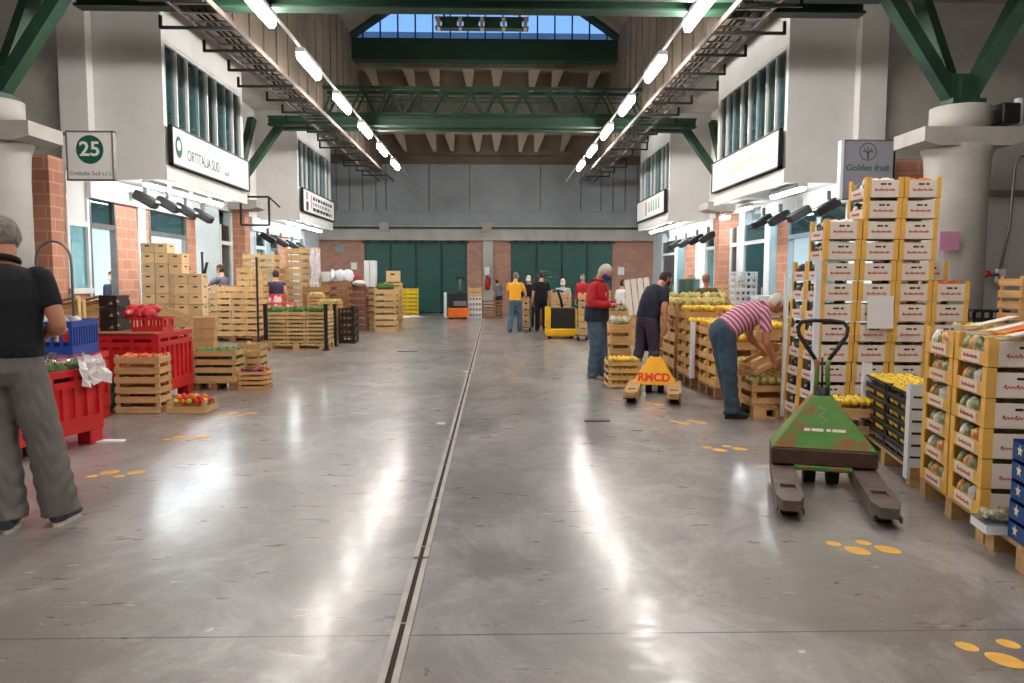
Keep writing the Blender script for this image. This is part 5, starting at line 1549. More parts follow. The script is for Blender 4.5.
for lab, px, y in (('black corner post at the left of the aisle greens pallet', 265, a.y-.05), ('black corner post at the right of the aisle greens pallet', 325.5, a.y-.05), ('black corner post at the rear of the aisle greens pallet', 334.5, a.y+.9)):
    pole(lab, px, 350, 305, y, .035)
# printed red and white cartons behind it
RWC = mat('red_white_printed_card', (226, 60, 70), .6, var=.1, scale=5, second=(246, 220, 220), thr=(.52, .56))
for i, (px, py, y, n, m) in enumerate(((276, 312, 17.5, 6, RWC), (288, 312, 17.5, 5, RWC), (300, 312, 17.5, 4, RWC), (308, 312, 17.4, 4, BLACKP))):
    p = PY(px, 279, y)
    stack('rw' + m.name, solid_box(.26, .3, .19, m, 'printed_carton', hole=False), 'carton', p.x, y, .0, 0, (.26, .3, .192), [[n]], '%s carton behind the greens pallet, %s from left' % ('black' if m is BLACKP else 'red and white printed', ORD[i+1]))
for i, (px, y, n) in enumerate(((316, 18.2, 7), (326, 18.0, 6), (334, 18.3, 6))):
    p = PY(px, 279, y)
    t = stack('cw2', slat_crate(.36, .3, .16, 2, WOODO, False), 'crate', p.x, y, 0, .03*i, (.36, .3, .162), [[n]], 'slatted crate behind the black rear post, %s stack from left' % ORD[i+1])
    fill((p.x, y, n*.162-.06), 0, .3, .24, 4, 3, [LT if False else ('pale_vegetable', .05, PALEL, 'leaf')], 'pale vegetable topping the stacks behind the rear post', 'vegetable', 'pale vegetables behind the black rear post')
# black crates at the aisle
a = PZ(338, 343.5)
t = stack('bkl', plastic_crate(.38, .5, .16, mat('dark_brown_plastic', (48, 34, 26), .5, var=.2), 'dark_crate', 4), 'crate', a.x+.2, a.y+.27, 0, 0, (.38, .5, .163), [[5]], 'dark brown plastic crate at the left edge of aisle')
pole('thin black post on the aisle corner of the dark crates', 352.5, 343, 307, a.y-.02, .025)
# wooden boxes by the near shop doorway
a = PY(143, 335, 15.2)
BXW = solid_box(.26, .36, .198, mat('plywood', (232, 198, 150), .7, var=.08, scale=3, tint=.12), 'wooden_box')
t10 = stack('bxw', BXW, 'box', a.x+.40, 15.4, 0, 0, (.26, .36, .2), [[11, 11, 10]], 'plywood box by the left shop doorway', None, None, gap=.012)
stack('bxw', BXW, 'box', a.x+.98, 15.2, 0, .05, (.26, .36, .2), [[8, 8]], 'plywood box right of the doorway stack', None, None)
o = place('lean', slat_crate(.6, .4, .22, 2, WOOD, True), (PY(172, 318, 14.3).x, 14.3, .72), .3, 'slatted crate tilted before the shop doorway stack', 'crate', None, ry=.42)
stack('leanb', slat_crate(.6, .4, .2, 2, WOOD, True), 'crate', PY(176, 330, 14.2).x, 14.35, 0, .1, (.6, .4, .202), [[2]], 'slatted crate under the tilted crate by the doorway')
p = PY(198, 310, 13.6)
for k in range(4): place('crt' , solid_box(.36, .3, .2, mat('brown_card', (196, 146, 98), .8, var=.08), 'cardboard_box', hole=False), (p.x, 13.9, k*.202), .1*k, 'brown cardboard box left of the big crate stack, %s' % level_word(k, 4), 'box')
# hand truck leaning there
p = PZ(187, 347)
o = thing('hand_truck', 'dark hand truck tilted beside the big crate stack', 'hand truck', (p.x, p.y, 0), -.2)
q = MB()
for s in (-1, 1): q.tube([(s*.14, 0, .12), (s*.14+.10, .05, .75), (s*.10+.30, .12, 1.55)], .022, DARKM, n=8)
for t_ in (.35, .6, .85): q.tube([(-.14+.24*t_, .06*t_, .12+1.4*t_*.95), (.14+.2*t_, .06*t_, .12+1.4*t_*.95)], .015, DARKM, n=6)
q.build('frame', o)
MB().box((-.2, -.25, .05), (.2, .02, .07), DARKM).build('toe_plate', o)
for s in (-1, 1): MB().cyl((s*.2-.025, .06, .11), (s*.2+.025, .06, .11), .11, BLACKR, 18).build('wheel', o)
MB().tube([(.38, .13, 1.54), (.42, .14, 1.72), (.46, .14, 1.85)], .03, BLACKR, n=8).build('grip', o)
# crate walls by the far left shop
CT = slat_crate(.42, .5, .18, 1, WOOD, False)
t11 = stack('ct', CT, 'crate', PY(262, 279, 20.6).x, 20.6, 0, 0, (.42, .5, .182), [[12, 12]], 'slatted crate left of the purple-vest worker')
t12 = stack('ct', CT, 'crate', PY(296, 279, 21.2).x, 21.2, 0, 0, (.42, .5, .182), [[10, 13, 13]], 'slatted crate behind the purple-vest worker')
q = MB(); rr = random.Random(9); V = {}
for i in range(8):
    for j in range(10):
        V[i, j] = q.bm.verts.new((.16+.22*(i/7)+.03*rr.uniform(-1, 1), -.30+.04*rr.uniform(-1, 1)+.1*(i/7), 2.35-1.75*(j/9)-.12*(i/7)**2))
k = q.mi(FILM2)
for i in range(7):
    for j in range(9): f = q.bm.faces.new((V[i, j], V[i+1, j], V[i+1, j+1], V[i, j+1])); f.material_index = k
p = PY(300, 279, 21.2); o = q.build('plastic_wrap', loc=(p.x+.22, 21.15, 0)); md = o.modifiers.new('thick', 'SOLIDIFY'); md.thickness = .01
tag(o, 'white plastic wrap hanging down the right of tall crate wall', 'wrap')
# stacks between there and the back wall
for i, (px, y, n, dims, m, lab) in enumerate((
        (316, 20.4, 7, (.6, .5, .19), WOODB, 'brown slatted crate right of the plastic wrap'),
        (340, 21.2, 8, (.55, .5, .18), WOODB, 'brown slatted crate beneath the white bundles'),
        (357, 22.4, 7, (.62, .5, .19), mat('dark_slat_wood', (150, 104, 84), .8, var=.15, tint=.1), 'dark slatted crate with red sack on top'),
        (371, 22.8, 7, (.36, .5, .18), WOODP, 'narrow slatted crate under the tall white boxes'),
        (386, 21.9, 7, (.62, .5, .178), WOOD, 'pale slatted crate in the stack nearest yellow crates'))):
    p = PY(px, 279, y)
    stack('mx%d' % i, slat_crate(dims[0], dims[1], dims[2]-.002, 1, m, False), 'crate', p.x, y, 0, 0, dims, [[n]], lab)
p = PY(386, 279, 21.9); zt = 7*.178
for i in range(5): place('lett2', maker_ball(.09, LEAF, 'lettuce', 'leaf'), (p.x-.15+.08*i, 21.75, zt+.03), i, 'green lettuce on the stack nearest the yellow crates', 'lettuce', 'lettuces by the yellow crates')
place('tanb', solid_box(.38, .36, .33, mat('tan_card', (226, 190, 140), .7, var=.05), 'cardboard_box', tape=WCARD), (p.x+.1, 22.75, zt+.16), 0, 'tan cardboard box before the green door, above pale crates', 'box')
stack('mxb', slat_crate(.5, .4, .2, 2, WOOD, False), 'crate', p.x+.1, 22.75, 0, 0, (.5, .4, .2), [[7]], 'pale crate under the tan cardboard box')
p = PY(371, 279, 22.8)
for i in range(2): place('twb', solid_box(.155, .4, .78, STYRO, 'tall_white_box', hole=False, tape=None), (p.x-.085+.17*i, 22.75, 7*.18), 0, 'tall white foam box on the narrow crates, %s one' % ('left', 'right')[i], 'box')
p = PY(357, 279, 22.4)
place('rsack', maker_pack(mat('dark_red_sack', (150, 36, 44), .7, var=.2), (.2, .24, .2), 'sack'), (p.x-.05, 22.4, 7*.19+.14), 0, 'dark red sack on the dark slatted crates', 'sack')
place('wsack', maker_pack(STYRO, (.20, .16, .08), 'sack'), (p.x+.12, 22.02, 7*.19+.05), 0, 'white sack lying before the dark red sack', 'sack')
p = PY(340, 279, 21.2)
for i in range(3): place('wbun', maker_pack(STYRO, (.068, .2, .17), 'white_bundle'), (p.x-.2+.2*i, 21.2, 8*.18+.14), i, 'white wrapped bundle on the brown crates left, %s from left' % ORD[i+1], 'bundle')
p = PY(327, 279, 23.2)
stack('gc' + WOODB.name, slat_crate(.5, .4, .2, 2, WOODB, False), 'crate', p.x, 23.2, 0, 0, (.5, .4, .202), [[7]], 'brown crate under the white bottle packs')
for i in range(3): place('bpk', solid_box(.22, .3, .3, STYRO, 'white_pack', hole=False, tape=PAPER), (p.x-.25+.25*i, 23.2, 7*.202), 0, 'white pack by the brick back wall, %s from left' % ORD[i+1], 'pack')
# yellow crates
a, b_ = PZ(396, 316), PZ(418, 316)
wy = (b_.x-a.x)/2
stack('yel', plastic_crate(wy-.02, .5, .155, YELP, 'yellow_crate', 4), 'crate', (a.x+b_.x)/2, a.y+.3, 0, 0, (wy-.01, .5, .158), [[7, 7]], 'yellow plastic crate before the left green door')
# crumpled white plastic on the floor
q = MB(); rr = random.Random(3); V = {}
for i in range(13):
    for j in range(7): V[i, j] = q.bm.verts.new((-.6+i*.1, -.3+j*.1, .02+.1*abs(rr.uniform(0, 1))*math.sin(PI*i/12)*math.sin(PI*j/6)))
k = q.mi(FILM2)
for i in range(12):
    for j in range(6): f = q.bm.faces.new((V[i, j], V[i+1, j], V[i+1, j+1], V[i, j+1])); f.material_index = k
p = PZ(411, 317); o = q.build('plastic_sheet', loc=(p.x, p.y-.5, 0)); tag(o, 'crumpled white plastic sheet on the floor by yellow crates', 'plastic sheet')

# ------------------------------------------------------------------ yellow footprints on the floor
def footprint(lab, px, py, rz):
    p = PZ(px, py)
    o = thing('footprint_marking', lab, 'floor marking', (p.x, p.y, 0), rz)
    def blob(pts, nm):
        q = MB(); q.prism(pts, .0, .0015, OCHRE, axis='z'); q.build(nm, o)
    n = 18
    blob([((.05+.006*math.cos(2*t))*math.cos(t), .055+.075*math.sin(t)) for t in [2*PI*i/n for i in range(n)]], 'sole')
    blob([(.038*math.cos(t), -.085+.045*math.sin(t)) for t in [2*PI*i/n for i in range(n)]], 'heel')
FP = [(103, 474, 'near the man in black polo, left one', -.6), (130, 474, 'near the man in black polo, right one', -.6), (175, 438, 'left of the aisle in the middle pair, left one', -.6), (199, 438, 'left of the aisle in the middle pair, right one', -.6),
      (228, 414, 'right of the apple crate, left one', -.6), (247, 414, 'right of the apple crate, right one', -.6), (848, 548, 'in front of green pallet truck, left one', -2.5), (878, 547, 'in front of green pallet truck, right one', -2.5),
      (715, 449, 'nearer pair left of green pallet truck, left one', -2.5), (735, 448, 'nearer pair left of green pallet truck, right one', -2.5), (680, 422.5, 'farther pair left of the bending man, left one', -2.5), (697, 422, 'farther pair left of the bending man, right one', -2.5),
      (655, 404, 'under the yellow pallet truck', -2.5), (990, 655, 'in the bottom right corner of the floor, left one', -2.5), (1032, 652, 'in the bottom right corner of the floor, right one', -2.5)]
for px, py, lab, rz in FP: footprint('yellow footprint painted ' + lab, px, py, rz)
for px, py, lab in ((466, 372, 'small yellow scrap on the floor by the drain'), (441, 424, 'small pale scrap on the floor left of the drain')):
    p = PZ(px, py); q = MB(); q.prism([(-.04, -.03), (.03, -.05), (.05, .02), (0, .05), (-.05, .02)], 0, .012, WCARD if py > 400 else YELF, axis='z')
    tag(q.build('scrap', loc=(p.x, p.y, 0)), lab, 'scrap')
# ================================================================== PEOPLE
SKIN = mat('skin', (206, 150, 122), .55, var=.06, scale=12)
SKIN2 = mat('tanned_skin', (190, 126, 96), .55, var=.06, scale=12)
def catmull(P, n=4):
    P = [Vector(p) for p in P]; out = []
    for i in range(len(P)-1):
        p0, p1, p2, p3 = P[max(i-1, 0)], P[i], P[i+1], P[min(i+2, len(P)-1)]
        for j in range(n):
            t = j/n; out.append(.5*((2*p1)+(p2-p0)*t+(2*p0-5*p1+4*p2-p3)*t*t+(3*p1-p0-3*p2+p3)*t**3))
    out.append(P[-1]); return out
def lerp_r(R, n=4):
    R = [r if isinstance(r, tuple) else (r, r) for r in R]; out = []
    for a, b in zip(R, R[1:]):
        for j in range(n): t = j/n; out.append((a[0]+(b[0]-a[0])*t, a[1]+(b[1]-a[1])*t))
    out.append(R[-1]); return out
def fuse(q, name, vox, parent, sm=2, deform=None):
    """joins overlapping volumes into one continuous skin"""
    o = q.build(name)
    md = o.modifiers.new('r', 'REMESH'); md.mode = 'VOXEL'; md.voxel_size = vox; md.use_smooth_shade = True
    ms = o.modifiers.new('s', 'SMOOTH'); ms.iterations = sm; ms.factor = .5
    dg = bpy.context.evaluated_depsgraph_get()
    me = bpy.data.meshes.new_from_object(o.evaluated_get(dg)); old = o.data
    o.modifiers.clear(); mats = list(old.materials); o.data = me; bpy.data.meshes.remove(old)
    if not me.materials:
        for m in mats: me.materials.append(m)
    for p in me.polygons: p.use_smooth = True
    if deform:
        for v in me.vertices: v.co = deform(v.co)
    o.parent = parent
    return o

def person(label, loc, rz, H=1.75, lean=0, curl=0, head=(0, 0), arms=None, legs=None, shirt=None, sleeve=.55, trousers=None, shoes=None, hair=None, bald=0.0,
           mask=None, skin=SKIN, vox=.014, detail=False, hands=True, low=True, bulk=1.0, extra=None, hem=.93, jacket=None, leg_r=(.098, .092, .076, .074, .072), feet_out=.06, collar=None, shirt_cut=None):
    """standing figure facing local +y, x to its right; lean / curl are forward bends in degrees at hip and chest"""
    o = thing('person', label, 'person', loc, rz)
    S = H/1.75; V3 = Vector
    hipc = V3((0, 0, .94))
    A = math.radians(lean); C = math.radians(curl)
    def bend(p, extra_=0.0):
        p = V3(p)-hipc
        p = Matrix.Rotation(-A, 3, 'X') @ p
        return p+hipc
    chestp = V3((0, 0, 1.18))
    def b2(p):
        p = V3(p)
        if p.z > 1.18: p = (Matrix.Rotation(-C, 3, 'X') @ (p-chestp))+chestp
        return bend(p)
    k = bulk
    spine = [b2((0, .0, z)) if z > .94 else V3((0, 0, z)) for z in (.86, .94, 1.03, 1.12, 1.25, 1.36, 1.43, 1.475)]
    spr = [(.12*k, .10*k), (.165*k, .118*k), (.160*k, .115*k), (.152*k, .115*k), (.168*k, .122*k), (.178, .108), (.125, .085), (.058, .058)]
    neck = b2((0, .0, 1.46)); nt_ = b2((0, .02, 1.56))
    hp, hy = math.radians(head[0]), math.radians(head[1])
    HR = Matrix.Rotation(-A*.75-C*.8-hp, 3, 'X') @ Matrix.Rotation(hy, 3, 'Z') if abs(lean) > 25 else Matrix.Rotation(hy, 3, 'Z') @ Matrix.Rotation(-A*.6-C*.5-hp, 3, 'X')
    hc = nt_ + HR @ V3((0, .022, .072))
    sh = {s: b2((s*.185, 0, 1.39)) for s in (-1, 1)}
    arms = arms or {}
    el, wr, hd = {}, {}, {}
    for s in (-1, 1):
        a = arms.get(s)
        if a: el[s], wr[s] = V3(a[0]), V3(a[1]); hd[s] = V3(a[2]) if len(a) > 2 else (wr[s]-el[s]).normalized()
        else: el[s] = sh[s]+V3((s*.05, -.03, -.29)); wr[s] = el[s]+V3((s*.015, .06, -.25)); hd[s] = V3((0, .12, -1)).normalized()
    legs = legs or {}
    kn, an = {}, {}
    for s in (-1, 1):
        l = legs.get(s)
        if l: kn[s], an[s] = V3(l[0]), V3(l[1])
        else: kn[s] = V3((s*.105, .015, .50)); an[s] = V3((s*.11, -.02, .085))
    hip = {s: V3((s*.088, 0, .91)) for s in (-1, 1)}
    sc = lambda p: V3(p)*S
    lat = (1, 0, 0)
    def tube(q, P, R, m, n=14, lat_=None, N=4):
        P2 = catmull([sc(p) for p in P], N); R2 = [(a*S, b*S) for a, b in lerp_r(R, N)]
        q.tube(P2, R2, m, n=n, lat=lat_)
    # ---- body: torso, neck, head, arms, hands, legs in one surface
    q = MB()
    tube(q, spine, [(a*.88, b*.86) for a, b in spr], skin, lat_=lat)
    tube(q, [b2((0, -.005, 1.42)), neck, nt_, hc], [.062, .058, .056, .05], skin, lat_=lat)
    def hv(x, y, z): return hc+HR @ V3((x, y, z))
    # skull and jaw
    M3 = HR
    q.ball(sc(hc), (.076*S, .094*S, .108*S), skin, 18, 14, M=M3)
    tube(q, [hv(0, .0, .0), hv(0, .04, -.06), hv(0, .055, -.098)], [(.066, .07), (.055, .05), (.034, .03)], skin, lat_=HR @ V3((1, 0, 0)))
    tube(q, [hv(0, .088, .02), hv(0, .104, -.012), hv(0, .108, -.026)], [.010, .013, .016], skin, n=8)          # nose
    for s in (-1, 1):
        q.ball(sc(hv(s*.078, -.008, -.008)), (.010*S, .022*S, .032*S), skin, 8, 8, M=M3)                          # ears
        q.ball(sc(hv(s*.035, .078, .03)), (.022*S, .012*S, .010*S), skin, 8, 6, M=M3)                             # brow
        tube(q, [sh[s]+V3((-s*.03, 0, .0)), sh[s]+(el[s]-sh[s])*.35, el[s], el[s]+(wr[s]-el[s])*.3, wr[s]], [.056, .051, .040, .041, .027], skin)
        # hand: palm, four fingers, thumb
        d = hd[s].normalized(); side = V3((0, 1, 0)) if abs(d.y) < .8 else V3((s*-1, 0, 0))
        side = (side-d*side.dot(d)).normalized(); nrm = d.cross(side)*(1 if True else 1)
        cu = -nrm if (nrm.x*s > 0) else nrm       # curl towards the body
        w0 = wr[s]
        tube(q, [w0-d*.01, w0+d*.04, w0+d*.085], [(.027, .02), (.041, .016), (.04, .014)], skin, lat_=side, n=10)
        if hands:
            for f, (o_, L) in enumerate(((-.030, .058), (-.010, .072), (.011, .078), (.031, .070))):
                r0 = w0+d*.078+side*o_
                tube(q, [r0, r0+d*L*.5+cu*.010, r0+d*L*.85+cu*.034, r0+d*L*.9+cu*.052], [.0100, .0095, .0088, .0080], skin, n=8, N=2)
            r0 = w0+d*.022+side*.032
            tube(q, [r0, r0+side*.026+d*.026+cu*.006, r0+side*.030+d*.058+cu*.016], [.013, .011, .009], skin, n=8, N=2)
        else: tube(q, [w0+d*.07, w0+d*.12+cu*.02, w0+d*.15+cu*.04], [(.038, .013), (.034, .012), (.024, .01)], skin, lat_=side, n=8)
        tube(q, [hip[s], hip[s]+(kn[s]-hip[s])*.5, kn[s], kn[s]+(an[s]-kn[s])*.35, an[s]+V3((0, 0, -.02))], [.085*k, .074*k, .052, .053, .036], skin)
    fuse(q, 'body', vox, o, 1)
    # ---- face
    for s in (-1, 1):
        e = MB(); e.ball(sc(hv(s*.031, .0885, .012)), (.012*S, .006*S, .006*S), WPLAS, 8, 6, M=M3); e.ball(sc(hv(s*.031, .0935, .012)), .0048*S, KINK, 6, 5); e.build('eye', o)
    e = MB(); e.tube([sc(hv(-.024, .088, -.052)), sc(hv(0, .097, -.05)), sc(hv(.024, .088, -.052))], [.004*S, .007*S, .004*S], mat('lips', (170, 96, 86), .5), n=6); 
    if mask is None: e.build('mouth', o)
    else: e.bm.free()
    # ---- hair
    if hair is not None:
        e = MB(); e.ball((0, 0, 0), (.083*S, .101*S, .116*S), hair, 22, 18, rough=.03)
        for v in e.bm.verts:
            x, y, z = v.co/S
            hl = .045 if y > .03 else (-.03 if y > -.02 else -.075)
            top = bald and math.hypot(x, y-.01) < bald and z > 0
            if z < hl or top: v.co *= .86
        for v in e.bm.verts: v.co = sc(hc)+HR @ v.co
        e.build('hair', o)
    if mask is not None:
        e = MB(); e.ball((0, 0, 0), (.079*S, .118*S, .088*S), mask, 22, 16)
        for v in e.bm.verts:
            x, y, z = v.co/S
            if y < .015 or z > .045 or z < -.06: v.co *= .6
            v.co = sc(hc)+HR @ (v.co+V3((0, .004, -.048))*S)
        e.build('face_mask', o)
    # ---- clothes
    def frac(P, t):
        L = [(P[i+1]-P[i]).length for i in range(len(P)-1)]; T = sum(L)*t; out = [P[0]]
        for i, l in enumerate(L):
            if T > l: out.append(P[i+1]); T -= l
            else: out.append(P[i]+(P[i+1]-P[i])*(T/l)); break
        return out
    if shirt is not None:
        q = MB(); lo = hem
        P = [b2((0, 0, z)) if z > .94 else V3((0, 0, z)) for z in (lo, lo+.05, 1.03, 1.12, 1.25, 1.36, 1.425, 1.455)]
        tube(q, P, [(.178*k, .132*k), (.18*k, .134*k), (.176*k, .132*k), (.17*k, .132*k), (.184*k, .137*k), (.192, .122*k), (.14, .10*k), (.074, .072)], shirt, n=18, lat_=lat)
        for s in (-1, 1):
            fp = frac([sh[s]+V3((-s*.05, 0, .0)), sh[s], sh[s]+(el[s]-sh[s])*.5, el[s], wr[s]], sleeve)
            n = len(fp); R = [.046]+[.064+(.054-.064)*i/max(1, n-1)+(.004 if sleeve < .6 and i > 1 else 0) for i in range(1, n)]
            tube(q, fp, R, shirt)
        fuse(q, 'shirt' if jacket is None else 'jacket', vox*.9, o, 3)
        if jacket is not None:
            q = MB(); P = [b2((0, 0, z)) if z > .94 else V3((0, 0, z)) for z in (lo-.02, lo+.05, 1.03, 1.10)]
            tube(q, P, [(.188*k, .146*k), (.19*k, .148*k), (.188*k, .146*k), (.18*k, .142*k)], jacket, n=18, lat_=lat); fuse(q, 'jacket_band', vox*.9, o, 2)
        if collar is not None:
            e = MB(); e.tube([sc(b2((.070*math.cos(t), -.002+.068*math.sin(t), 1.482-.012*math.sin(t)))) for t in [2*PI*i/16 for i in range(16)]], (.018*S), collar, n=8, closed=True); e.build('collar', o)
    if trousers is not None:
        q = MB(); P = [V3((0, 0, .80)), V3((0, 0, .88)), V3((0, 0, .95)), b2((0, 0, 1.02))]
        tube(q, P, [(.10*k, .09*k), (.168*k, .126*k), (.172*k, .128*k), (.166*k, .124*k)], trousers, n=18, lat_=lat)
        for s in (-1, 1):
            tube(q, [hip[s], hip[s]+(kn[s]-hip[s])*.5, kn[s], kn[s]+(an[s]-kn[s])*.45, an[s]+V3((0, .01, -.02))], [x*k for x in leg_r], trousers)
        rr = random.Random(1)
        def crease(co):
            w = .004*S*math.sin(co.z/S*55+4*math.sin(co.x*30))*(1 if co.z < .6*S else .5); n_ = V3((co.x, co.y, 0)); n_ = n_.normalized() if n_.length > 1e-4 else n_
            return co+n_*w
        fuse(q, 'trousers', vox*.9, o, 2, crease if detail else None)
    if shoes is not None:
        for s in (-1, 1):
            a = an[s]; f0 = V3((a.x, a.y, 0)); fx = V3((s*feet_out, 1, 0)).normalized()
            q = MB(); lt_ = fx.cross(V3((0, 0, 1)))
            tube(q, [f0-fx*.075+V3((0, 0, .05)), f0-fx*.04+V3((0, 0, .06)), f0+fx*.05+V3((0, 0, .055)), f0+fx*.13+V3((0, 0, .038)), f0+fx*.185+V3((0, 0, .034))], [(.025, .03), (.038, .055), (.042, .05), (.046, .034), (.028, .024)], shoes[0], n=12, lat_=lt_)
            tube(q, [a+V3((0, 0, .03)), a+V3((0, 0, -.045))], [.04, .045], shoes[0], n=12)
            w = fuse(q, 'shoe', .008, o, 1)
            q = MB(); n = 20
            pts = []
            for i in range(n):
                t = 2*PI*i/n; L = .128*math.cos(t)+.057; Wd = .047*math.sin(t)*(1 if math.cos(t) > -.2 else .85)
                v = f0+fx*L+lt_*Wd; pts.append((v.x*S, v.y*S))
            q.prism(pts, .001, .024*S, shoes[1], axis='z'); q.build('sole', w)
    if extra: extra(o, sc, b2, hv, sh, el, wr, HR, S)
    return o

BLK = mat('black_cloth', (19, 20, 25), .9, var=.2, scale=10)
NAVY = mat('navy_cloth', (38, 42, 62), .9, var=.2, scale=10)
GREYT = mat('grey_trouser_cloth', (116, 111, 108), .9, var=.12, scale=8)
DENIM = mat('blue_denim', (80, 102, 124), .9, var=.18, scale=9)
DENIMD = mat('dark_denim', (62, 82, 100), .9, var=.18, scale=9)
GREYH = mat('grey_hair', (128, 118, 112), .8, var=.3, scale=40)
WHITEH = mat('white_hair', (206, 196, 186), .8, var=.15, scale=40)
BROWNH = mat('dark_brown_hair', (60, 44, 38), .8, var=.3, scale=40)
BLUEM = mat('blue_mask_cloth', (52, 56, 150), .8, var=.08)
SHOEB = (mat('dark_shoe', (42, 44, 50), .7, var=.15), mat('dark_sole', (34, 32, 32), .8))
SHOEG = (mat('grey_blue_shoe', (74, 80, 92), .7, var=.15), mat('pale_sole', (206, 196, 186), .7))
SHOEBR = (mat('beige_shoe', (150, 138, 128), .7, var=.15), mat('pale_sole', (206, 196, 186), .7))
REDJ = mat('red_jacket_cloth', (190, 26, 38), .75, var=.15, scale=9)

# 1 near man, seen from behind
fl_, fr_ = PZ(20, 531), PZ(61, 523)
c = PZ(13, 528); H1 = 1.5+(279-212)/F*c.y
def near_extra(o, sc, b2, hv, sh, el, wr, HR, S):
    e = MB(); e.tube([sc(b2((.074*math.cos(t), -.002+.07*math.sin(t), 1.478-.01*math.sin(t)))) for t in [2*PI*i/16 for i in range(16)]], .006*S, mat('blue_piping', (100, 120, 160), .8), n=6, closed=True); e.build('collar_piping', o)
R1 = math.radians(12)
person('man seen from behind in black polo shirt and grey trousers', (c.x, c.y, 0), R1, H1, lean=3, curl=6, head=(14, 25), shirt=BLK, sleeve=.36, trousers=GREYT, shoes=SHOEG, hair=GREYH, skin=SKIN2, vox=.011, detail=True,
       arms={1: ((.275, .0, 1.12), (.11, .24, 1.05), (-.9, .6, .1)), -1: ((-.27, .03, 1.13), (-.10, .26, 1.05), (.9, .6, .1))},
       legs={1: ((.17, .02, .50), (.235, .02, .085)), -1: ((-.05, .02, .50), (.0, -.06, .085))}, feet_out=.2, collar=BLK, extra=near_extra, hem=.95, bulk=1.12,
       leg_r=(.098, .092, .084, .086, .09))

# 2 man in the red jacket, looking at his phone, facing right
p = PZ(596, 380)
def red_extra(o, sc, b2, hv, sh, el, wr, HR, S):
    q = MB(); q.box((-.02, .135, 1.22), (.075, .152, 1.31), WHITE); 
    for v in q.bm.verts: v.co = sc(b2(v.co))
    q.build('badge', o)
    m = sc((wr[1]+wr[-1])/2); 
    q = MB(); q.box((m.x-.04, m.y+.045, m.z+.005), (m.x+.04, m.y+.125, m.z+.019), BLACKP, bev=.004)
    ph = q.build('phone'); ph.matrix_world = o.matrix_basis.copy(); tag(ph, 'dark phone in the hands of the man in red jacket', 'phone')
person('white-haired man in red jacket and jeans looking at a phone', (p.x, p.y, 0), math.radians(-118), 1.76, lean=1, curl=5, head=(30, 0), shirt=REDJ, sleeve=.93, trousers=DENIM, shoes=SHOEBR, hair=WHITEH, mask=BLUEM, vox=.0085, detail=True,
       arms={1: ((.25, .02, 1.14), (.07, .27, 1.12), (-.55, .8, .1)), -1: ((-.25, .02, 1.14), (-.06, .27, 1.12), (.55, .8, .1))}, jacket=NAVY, hem=.90, bulk=1.2,
       legs={1: ((.10, .03, .50), (.10, -.02, .085)), -1: ((-.10, .04, .50), (-.12, .06, .085))}, extra=red_extra, collar=REDJ)

# 3 man with dark apron, leaning forward
p = PZ(646, 380)
def apron_extra(o, sc, b2, hv, sh, el, wr, HR, S):
    q = MB(); rows = []
    for z, w, yy in ((1.34, .11, .135), (1.2, .15, .150), (1.05, .17, .15), (.93, .18, .16), (.75, .185, .17), (.5, .19, .15), (.42, .19, .145)):
        rows.append([(w*math.sin(a*1.25), yy*math.cos(a*1.0), z) for a in (-1, -.66, -.33, 0, .33, .66, 1)])
    k = q.mi(APR); vv = [[q.bm.verts.new(sc(b2(p)) if p[2] > .94 else sc(p)) for p in r] for r in rows]
    for a, b in zip(vv, vv[1:]):
        for i in range(6): f = q.bm.faces.new((a[i], a[i+1], b[i+1], b[i])); f.material_index = k; f.smooth = True
    ob = q.build('apron', o); md = ob.modifiers.new('t', 'SOLIDIFY'); md.thickness = .01; md.offset = 1
APR = mat('dark_apron', (42, 38, 48), .85, var=.15, scale=8)
person('man in navy shirt and long dark apron leaning over crates', (p.x, p.y, 0), math.radians(-62), 1.74, lean=13, curl=22, head=(10, 0), shirt=NAVY, sleeve=.40, trousers=mat('dusky_purple_cloth', (70, 60, 78), .9, var=.15), shoes=SHOEB, hair=BROWNH, mask=BLACKP, vox=.0095, detail=True,
       arms={1: ((.26, .12, 1.07), (.24, .14, .82), (0, .1, -1)), -1: ((-.22, .38, 1.06), (-.12, .54, .88), (.1, .6, -.7))}, extra=apron_extra, bulk=1.05,
       legs={1: ((.11, .05, .50), (.10, .05, .085)), -1: ((-.12, -.02, .50), (-.13, -.14, .085))})

# 4 man bending over in the striped polo
p = PZ(738, 417)
STR = striped('pink_striped_polo_cloth', (150, 78, 108), (226, 176, 192), (184, 110, 140), math.radians(58), 7.0)
person('man in pink striped polo and jeans bending over crates', (p.x-.19, p.y, 0), math.radians(-84), 1.74, lean=54, curl=12, head=(-8, 0), shirt=STR, sleeve=.44, trousers=DENIMD, shoes=SHOEB, hair=WHITEH, bald=.055, skin=SKIN2, vox=.009, detail=True,
       arms={1: ((.26, .38, .86), (.18, .50, .64), (-.05, .5, -.8)), -1: ((-.24, .42, .86), (-.16, .60, .68), (.05, .6, -.7))},
       legs={1: ((.11, .04, .48), (.11, .07, .085)), -1: ((-.10, .08, .48), (-.12, .19, .085))}, hem=.97, bulk=1.1, collar=STR)

